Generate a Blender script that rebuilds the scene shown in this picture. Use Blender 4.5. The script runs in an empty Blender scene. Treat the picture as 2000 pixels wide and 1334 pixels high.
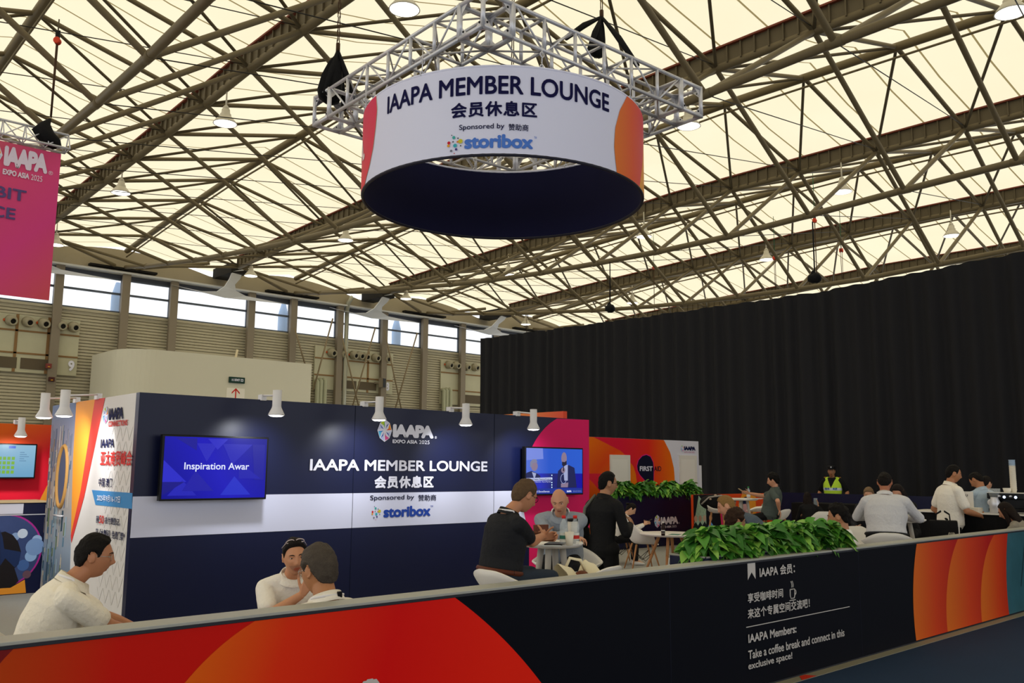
import bpy, bmesh, math, random
from mathutils import Vector as V, Matrix as M
from mathutils import noise as N3
SC = bpy.context.scene
COL = SC.collection
rnd = random.Random(7)
PI = math.pi
# ------------------------------------------------------------------ camera
FPX, PITCH, ROLL, YAW, EYE = 1735.6, .14116, .008175, .83438, 1.65
_f = V((math.cos(YAW) * math.cos(PITCH), math.sin(YAW) * math.cos(PITCH), math.sin(PITCH)))
_r0 = V((math.sin(YAW), -math.cos(YAW), 0)); _u0 = _r0.cross(_f)
_R = _r0 * math.cos(ROLL) + _u0 * math.sin(ROLL)
_U = _u0 * math.cos(ROLL) - _r0 * math.sin(ROLL)
CAM = V((0, 0, EYE))
cd = bpy.data.cameras.new('camera'); co = bpy.data.objects.new('camera', cd); COL.objects.link(co)
cd.sensor_width = 36; cd.lens = FPX / 2000 * 36; cd.clip_start = .05; cd.clip_end = 400
co.matrix_world = M(((_R.x, _U.x, -_f.x, 0), (_R.y, _U.y, -_f.y, 0), (_R.z, _U.z, -_f.z, EYE), (0, 0, 0, 1)))
SC.camera = co
# ------------------------------------------------------------------ light and exposure
w = bpy.data.worlds.new('overcast_sky'); SC.world = w; w.use_nodes = True
bg = w.node_tree.nodes['Background']; bg.inputs[0].default_value = (.93, .96, 1, 1); bg.inputs[1].default_value = 1.55
SC.view_settings.view_transform = 'Standard'; SC.view_settings.look = 'None'
SC.view_settings.exposure = 0.0; SC.view_settings.gamma = 1; SC.view_settings.use_curve_mapping = False
try:
    SC.cycles.max_bounces = 8; SC.cycles.diffuse_bounces = 4; SC.cycles.sample_clamp_indirect = 6
    SC.cycles.use_denoising = True
except Exception: pass
# real points from the measured camera: on a wall (x or y fixed), a level (z fixed) or at a depth
def ray(px, py): return _f * FPX + _R * (px - 1000) + _U * (667 - py)
def onx(px, py, x): d = ray(px, py); return CAM + d * (x / d.x)
def ony(px, py, y): d = ray(px, py); return CAM + d * (y / d.y)
def onz(px, py, z): d = ray(px, py); return CAM + d * ((z - EYE) / d.z)
def dep(px, py, D): return CAM + ray(px, py) * (D / FPX)
def azim(px, py=900): d = ray(px, py); return math.degrees(math.atan2(d.y, d.x))
# ------------------------------------------------------------------ materials
MATS = {}
def srgb(c):
    if isinstance(c, str): c = tuple(int(c[i:i + 2], 16) for i in (0, 2, 4))
    return tuple(((v / 255) / 12.92 if v / 255 <= .04045 else ((v / 255 + .055) / 1.055) ** 2.4) for v in c) + (1,)
def mat(name, col, rough=.55, metal=0, emit=0, spec=.2, bump=0, bscale=60, vary=0, vscale=8):
    if name in MATS: return MATS[name]
    m = bpy.data.materials.new(name); m.use_nodes = True; MATS[name] = m
    nt = m.node_tree; b = nt.nodes['Principled BSDF']; c = srgb(col)
    b.inputs['Base Color'].default_value = c; b.inputs['Roughness'].default_value = rough
    b.inputs['Metallic'].default_value = metal; b.inputs['Specular IOR Level'].default_value = spec
    if emit and name.startswith('screen'): b.inputs['Base Color'].default_value = (.005, .005, .008, 1)
    if emit: b.inputs['Emission Color'].default_value = c; b.inputs['Emission Strength'].default_value = emit
    if bump or vary:
        tc = nt.nodes.new('ShaderNodeTexCoord')
        if bump:
            n = nt.nodes.new('ShaderNodeTexNoise'); n.inputs['Scale'].default_value = bscale; n.inputs['Detail'].default_value = 3
            nt.links.new(tc.outputs['Object'], n.inputs['Vector'])
            bp = nt.nodes.new('ShaderNodeBump'); bp.inputs['Strength'].default_value = bump; bp.inputs['Distance'].default_value = .02
            nt.links.new(n.outputs['Fac'], bp.inputs['Height']); nt.links.new(bp.outputs['Normal'], b.inputs['Normal'])
        if vary:
            n = nt.nodes.new('ShaderNodeTexNoise'); n.inputs['Scale'].default_value = vscale; n.inputs['Detail'].default_value = 4
            nt.links.new(tc.outputs['Object'], n.inputs['Vector'])
            mx = nt.nodes.new('ShaderNodeMix'); mx.data_type = 'RGBA'
            mx.inputs[6].default_value = tuple(v * (1 - vary) for v in c[:3]) + (1,); mx.inputs[7].default_value = tuple(min(1, v * (1 + vary)) for v in c[:3]) + (1,)
            nt.links.new(n.outputs['Fac'], mx.inputs[0]); nt.links.new(mx.outputs[2], b.inputs['Base Color'])
    return m
def grad(name, stops, p0, p1, rough=.5, emit=0):
    """printed gradient between two points of the print (object coordinates)"""
    m = bpy.data.materials.new(name); m.use_nodes = True; nt = m.node_tree; b = nt.nodes['Principled BSDF']
    b.inputs['Roughness'].default_value = rough; b.inputs['Specular IOR Level'].default_value = .12
    tc = nt.nodes.new('ShaderNodeTexCoord'); d = V(p1) - V(p0)
    sub = nt.nodes.new('ShaderNodeVectorMath'); sub.operation = 'SUBTRACT'; sub.inputs[1].default_value = p0
    dot = nt.nodes.new('ShaderNodeVectorMath'); dot.operation = 'DOT_PRODUCT'; dot.inputs[1].default_value = d / d.length_squared
    r = nt.nodes.new('ShaderNodeValToRGB'); e = r.color_ramp.elements
    for i, (t, c) in enumerate(stops):
        k = e[i] if i < 2 else e.new(t)
        k.position = t; k.color = srgb(c)
    nt.links.new(tc.outputs['Object'], sub.inputs[0]); nt.links.new(sub.outputs[0], dot.inputs[0])
    nt.links.new(dot.outputs['Value'], r.inputs[0]); (nt.links.new(r.outputs[0], b.inputs['Base Color']) if not emit else None)
    if emit: b.inputs['Base Color'].default_value = (.005, .005, .008, 1); nt.links.new(r.outputs[0], b.inputs['Emission Color']); b.inputs['Emission Strength'].default_value = emit
    return m
def glassy(name, col, alpha=.25):
    m = bpy.data.materials.new(name); m.use_nodes = True; b = m.node_tree.nodes['Principled BSDF']
    b.inputs['Base Color'].default_value = srgb(col); b.inputs['Roughness'].default_value = .08; b.inputs['Alpha'].default_value = alpha
    MATS[name] = m; return m
# ------------------------------------------------------------------ mesh building
class MB:
    def __init__(s): s.bm = bmesh.new(); s.mi = 0
    def _f(s, vs):
        try: f = s.bm.faces.new(vs); f.material_index = s.mi; return f
        except ValueError: return None
    def box(s, x0, y0, z0, x1, y1, z1, bev=0):
        c = [s.bm.verts.new((x, y, z)) for z in (z0, z1) for y in (y0, y1) for x in (x0, x1)]
        fs = [s._f([c[i] for i in q]) for q in ((0, 2, 3, 1), (4, 5, 7, 6), (0, 1, 5, 4), (2, 6, 7, 3), (0, 4, 6, 2), (1, 3, 7, 5))]
        if bev:
            es = {e for f in fs for e in f.edges}
            r = bmesh.ops.bevel(s.bm, geom=list(es), offset=bev, segments=2, profile=.6, affect='EDGES')
            for f in r['faces']: f.material_index = s.mi
        return s
    def ring(s, c, ax1, ax2, n): return [s.bm.verts.new(c + ax1 * math.cos(2 * PI * i / n) + ax2 * math.sin(2 * PI * i / n)) for i in range(n)]
    def skin(s, rings, cap=True, smooth=True, close=False):
        n = len(rings[0])
        rr = list(zip(rings, rings[1:])) + ([(rings[-1], rings[0])] if close else [])
        for a, b in rr:
            for i in range(n):
                f = s._f([a[i], a[(i + 1) % n], b[(i + 1) % n], b[i]])
                if f: f.smooth = smooth
        if cap and not close: s._f(rings[0][::-1]); s._f(rings[-1])
        return s
    def tube(s, pts, r, n=10, cap=True):
        """round tube through points; r is a radius or one per point"""
        pts = [V(p) for p in pts]; rs = r if isinstance(r, (list, tuple)) else [r] * len(pts); rings = []; up = None
        for i, p in enumerate(pts):
            t = (pts[min(i + 1, len(pts) - 1)] - pts[max(i - 1, 0)]).normalized()
            if up is None: up = t.orthogonal().normalized()
            up = (up - t * up.dot(t)); up = up.normalized() if up.length > 1e-6 else t.orthogonal().normalized()
            rings.append(s.ring(p, up * rs[i], t.cross(up) * rs[i], n))
        return s.skin(rings, cap)
    def loft(s, secs, n=20, cap=True):
        """secs: (centre, half axis 1, half axis 2)"""
        return s.skin([s.ring(V(c), V(a), V(b), n) for c, a, b in secs], cap)
    def lathe(s, prof, c=(0, 0, 0), n=24, cap=True):
        c = V(c); return s.skin([s.ring(c + V((0, 0, z)), V((r, 0, 0)), V((0, r, 0)), n) for r, z in prof], cap)
    def ell(s, c, rx, ry, rz, rot=None, u=16, v=10):
        mt = M.Translation(V(c)) @ (rot.to_4x4() if rot else M.Identity(4)) @ M.Diagonal((rx, ry, rz, 1))
        r = bmesh.ops.create_uvsphere(s.bm, u_segments=u, v_segments=v, radius=1, matrix=mt)
        for x in r['verts']:
            for f in x.link_faces: f.material_index = s.mi; f.smooth = True
        return s
    def prism(s, pts, d):
        """polygon points extruded by vector d"""
        d = V(d); a = [s.bm.verts.new(V(p)) for p in pts]; b = [s.bm.verts.new(V(p) + d) for p in pts]
        s._f(a[::-1]); s._f(b); n = len(a)
        for i in range(n): s._f([a[i], a[(i + 1) % n], b[(i + 1) % n], b[i]])
        return s
    def sheet(s, pts): s._f([s.bm.verts.new(V(p)) for p in pts]); return s
    def grid(s, fn, nu, nv, smooth=True):
        g = [[s.bm.verts.new(fn(i / nu, j / nv)) for j in range(nv + 1)] for i in range(nu + 1)]
        for i in range(nu):
            for j in range(nv):
                f = s._f([g[i][j], g[i + 1][j], g[i + 1][j + 1], g[i][j + 1]])
                if f: f.smooth = smooth
        return s
    def mesh(s, name):
        me = bpy.data.meshes.new(name); bmesh.ops.recalc_face_normals(s.bm, faces=s.bm.faces[:]); s.bm.to_mesh(me); s.bm.free(); return me
    def build(s, name, mats, parent=None, loc=None, rotz=0):
        me = s.mesh(name)
        for m in (mats if isinstance(mats, (list, tuple)) else [mats]): me.materials.append(m)
        return link(name, me, parent, loc, rotz)
def link(name, me, parent=None, loc=None, rotz=0):
    o = bpy.data.objects.new(name, me); COL.objects.link(o)
    if parent is not None: o.parent = parent
    if loc is not None: o.location = loc
    if rotz: o.rotation_euler.z = rotz
    return o
def tag(o, label, cat, group=None):
    o['label'] = label; o['category'] = cat
    if group: o['group'] = group
    return o
def thing(name, label, cat, loc=(0, 0, 0), rotz=0, group=None):
    o = bpy.data.objects.new(name, None); COL.objects.link(o); o.location = loc; o.rotation_euler.z = rotz
    o.empty_display_size = .1
    return tag(o, label, cat, group)
def struct(o, label=None, cat=None):
    o['kind'] = 'structure'
    if label: o['label'] = label; o['category'] = cat or o.name.split('.')[0].replace('_', ' ')
    return o
def dup(root, loc, rotz=0, label=None, group=None):
    kids = {}
    for o in COL.objects:
        if o.parent: kids.setdefault(o.parent.name, []).append(o)
    def cp(o, par):
        c = o.copy(); COL.objects.link(c)
        if par is not None: c.parent = par
        for k in kids.get(o.name, []): cp(k, c)
        return c
    r = cp(root, None); r.location = loc; r.rotation_euler.z = rotz
    if label: r['label'] = label
    if group: r['group'] = group
    return r
_tcache = {}
def text_me(s, bold=0.0, spacing=1.0):
    k = (s, bold, spacing)
    if k not in _tcache:
        cu = bpy.data.curves.new('t', 'FONT'); cu.body = s; cu.size = 1; cu.offset = bold; cu.space_character = spacing; cu.resolution_u = 4
        o = bpy.data.objects.new('t', cu); COL.objects.link(o); dg = bpy.context.evaluated_depsgraph_get()
        me = bpy.data.meshes.new_from_object(o.evaluated_get(dg)); bpy.data.objects.remove(o)
        _tcache[k] = ([v.co.copy() for v in me.vertices], [list(p.vertices) for p in me.polygons])
        bpy.data.meshes.remove(me)
    return _tcache[k]
def lettering(s, org, right, up, W, H, m, parent, bold=.012, fn=None, spacing=1.0, name='lettering', off=.004):
    """flat print: fills the box W x H whose lower left corner is org"""
    vs, fs = text_me(s, 0, spacing); lift = [0] * len(vs)
    if bold > .004:
        v2, f2, lift = [], [], []; d = bold * 1.5
        for i, (dx, dy) in enumerate(((0, 0), (1, 0), (-1, 0), (0, 1), (0, -1), (.7, .7), (-.7, -.7), (.7, -.7), (-.7, .7))):
            f2 += [[j + len(v2) for j in f] for f in fs]; v2 += [v + V((dx * d, dy * d, 0)) for v in vs]; lift += [i * .00025] * len(vs)
        vs, fs = v2, f2
    x0 = min(v.x for v in vs); x1 = max(v.x for v in vs); y0 = min(v.y for v in vs); y1 = max(v.y for v in vs)
    org = V(org); right = V(right); up = V(up); nd = right.cross(up).normalized(); nrm = nd * off
    me = bpy.data.meshes.new(name); pts = []
    for v, h in zip(vs, lift):
        a = (v.x - x0) / (x1 - x0) * W; b = (v.y - y0) / (y1 - y0) * H
        if fn: p = fn(a, b); p = p + V((p.x, p.y, 0)).normalized() * h
        else: p = org + right * a + up * b + nrm + nd * h
        pts.append(p)
    me.from_pydata([tuple(p) for p in pts], [], fs); me.materials.append(m)
    return link(name, me, parent)
WHEEL = [('d6d9ef', '2a49b0'), ('ef9a2a', 'e2512a'), ('c9d0f0', '2f4fb5'), ('e0559b', 'd8307e'), ('b9c6f2', '2b4fb5'), ('5cc4f0', '2a8fe0'), ('c9d0f0', '2a55c0'), ('b8d430', '4fae3a')]
def emblem(c, right, up, r, parent, off=.004, ry=None):
    """eight-bladed colour wheel"""
    b = MB(); ms = []; c = V(c); right = V(right); up = V(up); n = right.cross(up); ry = ry or r
    P = lambda a, k=1, o=off: c + right * math.sin(a) * r * k + up * math.cos(a) * ry * k + n * o
    ms.append(mat('print white', 'e4e4f2', .5)); b.mi = 0
    b.sheet([P(2 * PI * i / 8, 1.06 if i % 2 == 0 else 1.0) for i in range(8)])
    for i in range(8):
        a0 = 2 * PI * i / 8; a1 = a0 + PI / 4
        for j, q in enumerate(WHEEL[i]): ms.append(mat('wheel ' + q, q, .5))
        b.mi = len(ms) - 2; b.sheet([P(a0 + .02, .97, off * 1.5), P(a1 - .09, .94, off * 1.5), P(a1 - .2, .45, off * 1.5), ])
        b.mi = len(ms) - 1; b.sheet([P(a1 - .09, .94, off * 1.6), P(a1 - .13, .2, off * 1.6), P(a0 + .45, .55, off * 1.6)])
    return b.build('emblem', ms, parent)
def logo(org, right, up, Hc, W, parent, col, sub=True, reg=True):
    """wheel + big word + small line; org = lower left of the big word, Hc its height, W its width"""
    org = V(org); right = V(right); up = V(up)
    emblem(org - right * (Hc * .72) + up * Hc * .48, right, up, Hc * .62, parent, ry=Hc * .8)
    lettering('IAAPA', org, right, up, W, Hc, col, parent, bold=.045, spacing=.86)
    if reg: lettering('®', org + right * (W * 1.03), right, up, Hc * .2, Hc * .2, col, parent, bold=0)
    if sub:
        lettering('EXPO ASIA', org - up * Hc * .44, right, up, W * .6, Hc * .28, col, parent, bold=.03)
        lettering('2025', org - up * Hc * .44 + right * W * .64, right, up, W * .26, Hc * .28, col, parent, bold=0)
def dots_mark(c, right, up, r, parent, off=.004):
    """cluster of coloured dots of the sponsor's mark"""
    c = V(c); right = V(right); up = V(up); n = right.cross(up) * off
    pts = [(-.9, .05, .22, 'c8102e'), (-.2, .75, .22, '3aa6a0'), (.75, .15, .32, 'c9c02e'), (-.95, -.35, .2, 'e0a030'), (.0, -.4, .27, '35a8b8'), (.15, -.95, .17, '3a2a80'), (-.55, -1.1, .17, '6a7080'), (.35, .1, .14, 'e08030'), (-.3, .15, .1, '303040'), (.4, .6, .1, '202030'), (.8, -.5, .1, '202030'), (-.5, 1.1, .08, '303040'), (-.1, -1.5, .08, 'c04040')]
    b = MB(); ms = []
    for i, (x, y, q, col) in enumerate(pts):
        ms.append(mat('dot ' + col, col, .5)); b.mi = i
        b.sheet([c + n + right * r * (x + q * math.cos(t * PI / 8)) + up * r * (y + q * math.sin(t * PI / 8)) for t in range(16)])
    return b.build('dot_mark', ms, parent)
X, Y, Z = V((1, 0, 0)), V((0, 1, 0)), V((0, 0, 1))
# common materials
NAVY = mat('navy print', '0e1436', .36, spec=.3); WHITE = mat('white laminate', 'e2e2ea', .4); INK = mat('navy ink', '141838', .6, spec=.08)
PRW = mat('print white', 'e4e4f2', .5); BLACK = mat('black plastic', '0c0c0e', .35); ALU = mat('aluminium', 'd4d4da', .36, .45)
CHAIN = mat('rusty chain', '4a3626', .6, .5); BLKCLOTH = mat('black nylon', '101012', .8, bump=.4, bscale=25)
# ================================================================== hall
S = 1.25
def hs(x, y, zr): return V((S * x, S * y, EYE + S * zr))
def interp(tab, y):
    if y <= tab[0][0]: return tab[0][1]
    for (a, b), (c, d) in zip(tab, tab[1:]):
        if y <= c: return b + (d - b) * (y - a) / (c - a)
    return tab[-1][1]
ZB = [(0, 6.25), (5.9, 6.17), (8.2, 6.1), (10.4, 6.01), (12.7, 5.92), (15, 5.92), (17.2, 5.97), (19.5, 6.05), (21.7, 6.17), (24, 6.34), (26.3, 6.57), (28.65, 6.79), (30.9, 7.06), (33.2, 7.33), (35.4, 7.66)]
ZP = [(0, 9.3), (8, 9.42), (12.7, 9.48), (16, 9.42), (20.3, 9.28), (26.6, 9.02), (31, 8.7), (36, 8.25)]
ZQ = [(0, 8.5), (17, 8.5), (20, 8.36), (26, 8.17), (32, 7.96), (36, 7.75)]
YW = 36 * S
BEAM = mat('olive grey steel', '6f634a', .5, .1, vary=.12, vscale=1.5)
BEAMD = mat('dark olive steel', '5e5440', .55, .1, vary=.15, vscale=1.2); RUST = mat('red oxide edge', '7a4030', .7)
# floor: grey carpet of the stand, blue carpet of the aisle in front of the barrier
BY = 3.978
m = mat('blue aisle carpet', '1d3350', .9, bump=.3, bscale=300, vary=.1, vscale=3)
b = MB(); b.box(-30, -25, -.1, 60, BY + .02, 0); struct(b.build('floor', m), 'dark blue aisle carpet in front of the low barrier', 'floor')
m = mat('grey carpet', '9a9a96', .95, bump=.4, bscale=250, vary=.08, vscale=30)
b = MB(); b.box(-30, BY + .02, -.1, 60, YW + 8, 0); struct(b.build('floor', m), 'grey carpet of the lounge and hall behind the barrier', 'floor')
# translucent roof skin, folded between ridges and valleys
sk = bpy.data.materials.new('roof membrane'); sk.use_nodes = True; nt = sk.node_tree
for n in list(nt.nodes): nt.nodes.remove(n)
out = nt.nodes.new('ShaderNodeOutputMaterial'); mixs = nt.nodes.new('ShaderNodeMixShader'); mixs.inputs[0].default_value = .5
tr = nt.nodes.new('ShaderNodeBsdfTranslucent'); df = nt.nodes.new('ShaderNodeBsdfDiffuse'); df.inputs[0].default_value = (.8, .74, .6, 1)
ad = nt.nodes.new('ShaderNodeAddShader')
tc = nt.nodes.new('ShaderNodeTexCoord'); sp = nt.nodes.new('ShaderNodeSeparateXYZ'); md = nt.nodes.new('ShaderNodeMath'); md.operation = 'MODULO'; md.inputs[1].default_value = 1.14 * S
lt = nt.nodes.new('ShaderNodeMath'); lt.operation = 'LESS_THAN'; lt.inputs[1].default_value = .055
mx = nt.nodes.new('ShaderNodeMix'); mx.data_type = 'RGBA'; mx.inputs[7].default_value = (.2, .15, .06, 1)
nz = nt.nodes.new('ShaderNodeTexNoise'); nz.inputs['Scale'].default_value = .25
m2 = nt.nodes.new('ShaderNodeMix'); m2.data_type = 'RGBA'; m2.inputs[6].default_value = (.68, .585, .385, 1); m2.inputs[7].default_value = (.74, .655, .47, 1)
L = nt.links.new
L(tc.outputs['Object'], sp.inputs[0]); L(sp.outputs['Y'], md.inputs[0]); L(md.outputs[0], lt.inputs[0]); L(lt.outputs[0], mx.inputs[0])
L(tc.outputs['Object'], nz.inputs['Vector']); L(nz.outputs['Fac'], m2.inputs[0]); L(m2.outputs[2], mx.inputs[6]); L(mx.outputs[2], tr.inputs[0])
df.inputs[0].default_value = (.22, .2, .16, 1)
L(tr.outputs[0], ad.inputs[0]); L(df.outputs[0], ad.inputs[1]); L(ad.outputs[0], out.inputs[0])
TX = [4.3 + 7.35 * i for i in range(-3, 7)]
ys = [-20] + [i * 2 for i in range(-8, 18)] + [36.05]
b = MB()
for i, x in enumerate(TX):
    for sgn in (-1, 1):
        for a, c in zip(ys, ys[1:]):
            P = lambda y: hs(x, y, interp(ZP, max(y, 0)) + .33); Q = lambda y: hs(x + 3.675 * sgn, y, interp(ZQ, max(y, 0)) + .42)
            mid = lambda y: (P(y) + Q(y)) / 2 - V((0, 0, .12))
            b.sheet([P(a), P(c), mid(c), mid(a)]); b.sheet([mid(a), mid(c), Q(c), Q(a)])
bmesh.ops.remove_doubles(b.bm, verts=b.bm.verts[:], dist=.01)
for f in b.bm.faces: f.smooth = False
struct(b.build('ceiling', sk), 'cream translucent fabric roof over the whole hall', 'ceiling')
# steel roof trusses: lower chord, ridge chord, valley beam on the folds, struts between
YK = [1.34 + 2.28 * k for k in range(15)]
_cyl = {}
def strut(name, a, c, r, parent, m=None):
    m = m or BEAM
    if (r, m.name) not in _cyl:
        bb = MB(); bb.tube([(0, 0, 0), (0, 0, 1)], 1, 10); me = bb.mesh('strut'); me.materials.append(m); _cyl[(r, m.name)] = me
    d = c - a; o = link(name, _cyl[(r, m.name)], parent)
    o.matrix_local = M.LocRotScale(a - parent.location, d.to_track_quat('Z', 'Y'), V((r, r, d.length)))
    return o
TRN = {-1: 'roof truss left of the pink banner', 0: 'roof truss rising from the pink banner to the upper left', 1: 'roof truss passing over the round hanging banner', 2: 'roof truss coming down right behind the round banner', 3: 'roof truss just above the black curtain', 4: 'roof truss at the far end, mostly behind the black curtain'}
for i in range(-1, 5):
    x = 4.3 + 7.35 * i
    root = bpy.data.objects.new('ceiling_beam', None); COL.objects.link(root); root.location = hs(x, 18, 7)
    struct(root, 'olive steel ' + TRN[i], 'roof truss')
    B = lambda y: hs(x, y, interp(ZB, y)); P = lambda y: hs(x, y, interp(ZP, y)); Q = lambda y, s=1: hs(x + 3.675 * s, y, interp(ZQ, y))
    yy = [0] + YK + [35.4]
    rel = lambda v: v - root.location
    b = MB(); b.tube([rel(B(y)) for y in yy], .095, 12)
    for y in YK:
        p = rel(B(y)); b.tube([p - V((0, .16, 0)), p + V((0, .16, 0))], .104, 12)
    b.build('lower_chord', BEAM, root)
    b = MB(); b.tube([rel(P(y)) for y in yy], .13, 12); b.build('ridge_chord', BEAM, root)
    b = MB(); b.tube([rel(P(y)) - V((0, 0, .3)) for y in yy], .035, 8); b.build('sprinkler_pipe', BEAM, root)
    # valley beam: tube with a stiffened web plate and a red oxide edge above it
    yq = [y for y in yy if y < 34]; b = MB(); b.tube([rel(Q(y)) for y in yq], .12, 12); b.mi = 1
    for dx in (-.1, .1):
        for a, c in zip(yq, yq[1:]):
            p, q = rel(Q(a)), rel(Q(c)); o = V((dx, 0, 0))
            b.sheet([p + o, q + o, q + o + V((0, 0, .46)), p + o + V((0, 0, .46))])
    y = .2
    while y < 33.2:
        p = rel(Q(y)); b.box(p.x - .16, p.y - .02, p.z, p.x + .16, p.y + .02, p.z + .45); y += .33
    b.mi = 2
    for a, c in zip(yq, yq[1:]):
        p, q = rel(Q(a)) + V((-.2, 0, .45)), rel(Q(c)) + V((-.2, 0, .45))
        b.prism([p, p + V((.4, 0, 0)), p + V((.4, 0, .05)), p + V((0, 0, .05))], q - p)
    b.build('valley_beam', [BEAM, BEAMD, RUST], root)
    for k, y in enumerate(YK):
        for s in (-1, 1):
            strut('web_strut', B(y), Q(y, s), .07, root)
            strut('roof_strut', P(y), Q(y, s), .065, root)
            if k + 1 < len(YK): strut('roof_brace', P(y), Q(YK[k + 1], s), .045, root, BEAMD)
        if 0 <= k <= 12: strut('stay_cable', B(y), Q(YK[k + 1], 1) + V((7.35 * S, 0, .1)), .012, root, mat('dark wire', '2a2620', .6))
# ------------------------------------------------------------------ window wall
CPX = [(107, 600), (238, 600), (333, 600), (485, 600), (567, 610), (657, 640), (744, 640), (823, 640), (897, 650)]
CX = [ony(px, py, YW).x for px, py in CPX]
CX = [CX[0] - 9.2, CX[0] - 6.2, CX[0] - 3.1] + CX + [CX[-1] + 3, CX[-1] + 6, CX[-1] + 9]
SILL, HEAD, TOPZ = ony(479.5, 641, YW).z, ony(479.5, 580, YW).z, ony(479, 566, YW).z
LOUV = mat('louvred cladding', 'b4ac93', .5, vary=.1, vscale=.6); COLM = mat('grey brown steel column', '857a68', .5)
b = MB(); n = int((SILL - .1) / .15); prof = []
for k in range(n):
    z = k * .15; prof += [(YW, z), (YW + .06, z + .045), (YW - .02, z + .05)]
prof.append((YW, SILL))
xa, xb = CX[0] - 4, CX[-1] + 20
rows = [(b.bm.verts.new((xa, y, z)), b.bm.verts.new((xb, y, z))) for y, z in prof]
for (a, c), (d, e) in zip(rows, rows[1:]): b._f([a, c, e, d])
b.box(xa, YW - .12, SILL - .12, xb, YW + .2, SILL)
struct(b.build('wall_back', LOUV), 'far hall wall of olive horizontal louvres', 'wall')
b = MB(); b.box(xa, YW - .05, HEAD, xb, YW + .25, TOPZ); b.mi = 1; b.box(xa, YW - .62, TOPZ - .2, xb, YW - .05, TOPZ - .12); struct(b.build('wall_head_panel', [mat('dark blue grey header', '4c4f58', .5), mat('pale header ledge', 'c9c8c4', .4)]), 'dark header strip above the clerestory windows', 'wall')
FRM = mat('window frame', '5a616c', .4); GLS = glassy('window glass', 'dfeaff', .1)
for k, (a, c) in enumerate(zip(CX, CX[1:])):
    o = bpy.data.objects.new('window_%d' % (k + 1), None); COL.objects.link(o); o.location = ((a + c) / 2, YW, SILL)
    struct(o, 'clerestory window, bay %d from the left' % (k + 1), 'window')
    h = HEAD - SILL; w2 = (c - a) / 2
    b = MB(); b.box(-w2, -.05, 0, -w2 + .12, .08, h); b.box(w2 - .12, -.05, 0, w2, .08, h); b.box(-w2, -.05, h - .08, w2, .08, h); b.box(-w2, -.05, 0, w2, .08, .08)
    b.box(-w2, -.06, h * .55 - .05, w2, .07, h * .55 + .05); b.build('frame', FRM, o)
    b = MB(); b.box(-w2 + .1, 0, .06, w2 - .1, .012, h - .06); b.build('pane', GLS, o)
for x in CX:
    b = MB(); b.box(-.15, -.44, 0, .15, -.17, TOPZ - .1); b.box(-.19, -.48, 0, .19, -.43, TOPZ - .1)
    struct(b.build('column', COLM, None, (x, YW, 0)), 'steel column of the window wall', 'column')
for px, py in ((229, 580), (553, 620), (774, 650)):
    p = ony(px, py, YW + 3); b = MB(); zm = ony(px, py - 28, YW + 3).z; b.lathe([(.3, 0), (.3, zm - .7), (.12, zm)], (0, 0, 0), 12)
    struct(b.build('column', mat('pale blue outdoor mast', '9fb8d8', .5), None, (p.x, YW + 3, 0)), 'pale blue mast standing outside the windows', 'column')
# fascia between window header and roof, with white swept brackets at the valleys
FAS = mat('taupe fascia', '9b9078', .5); SW = mat('pale swept bracket', 'e6e8ec', .4, 0)
b = MB(); N = 240
top = [hs(-8 + 52 * t / N, 36, interp(ZQ, 36) + .1 + .55 * abs(math.sin(PI * ((-8 + 52 * t / N) - 4.3 + 3.675) / 7.35))) for t in range(N + 1)]
for p, q in zip(top, top[1:]): b.sheet([V((p.x, YW - .3, TOPZ - .15)), V((q.x, YW - .3, TOPZ - .15)), V((q.x, YW - .3, q.z)), V((p.x, YW - .3, p.z))])
struct(b.build('wall_fascia', FAS), 'taupe fascia above the windows under the roof edge', 'wall')
DK = mat('dark bearing and recess shade', '201d1a', .8)  # colour of the bearing blocks and of the painted recess shade
for i in range(-1, 5):
    out_ = [ony(px, py, y) + V(((i - 1) * 7.35 * S, 0, 0)) for px, py, y in ((335, 556, 44.4), (395, 569, 44.3), (425, 569, 44.1), (440, 559, 43.5), (449, 545, 43), (455, 530, 42.4), (477, 526, 42.3), (469, 545, 43), (459, 556, 43.5), (461, 568, 44), (480, 578, 44.3), (560, 594, 44.4), (440, 582, 44.35))]
    b = MB()
    for ids in ((0, 1, 12), (1, 2, 12), (2, 9, 12), (9, 10, 12), (10, 11, 12), (2, 3, 8, 9), (3, 4, 7, 8), (4, 5, 6, 7)): b.prism([out_[j] for j in ids], (0, .12, .02))
    struct(b.build('wall_bracket', SW), 'pale swept bracket carrying a roof valley', 'wall')
    q = out_[5]; b = MB(); b.box(q.x - .1, 42.4, q.z - .05, q.x + .75, 44.6, q.z + .45); struct(b.build('wall_bearing', DK), 'dark bearing block on a swept bracket', 'wall')
    t = hs(4.3 + 7.35 * i, 36, 0); b = MB(); b.box(t.x - 1.6, YW - .62, TOPZ - .02, t.x + 1.6, YW - .31, EYE + S * 7.65); struct(b.build('wall_recess_shade', DK), 'dark box coloured as the shade of a recess behind a truss end', 'wall')  # solid box, no opening; the recess's shade is put into its dark colour
    for s in (-1, 1):
        b = MB(); b.tube([V((t.x + s * .5, YW - .7, TOPZ + .1)), hs(4.3 + 7.35 * i + s * 2.9, 34.3, 8.1)], .09, 10); struct(b.build('ceiling_brace', BEAM), 'short steel brace at a truss end', 'roof brace')
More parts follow.
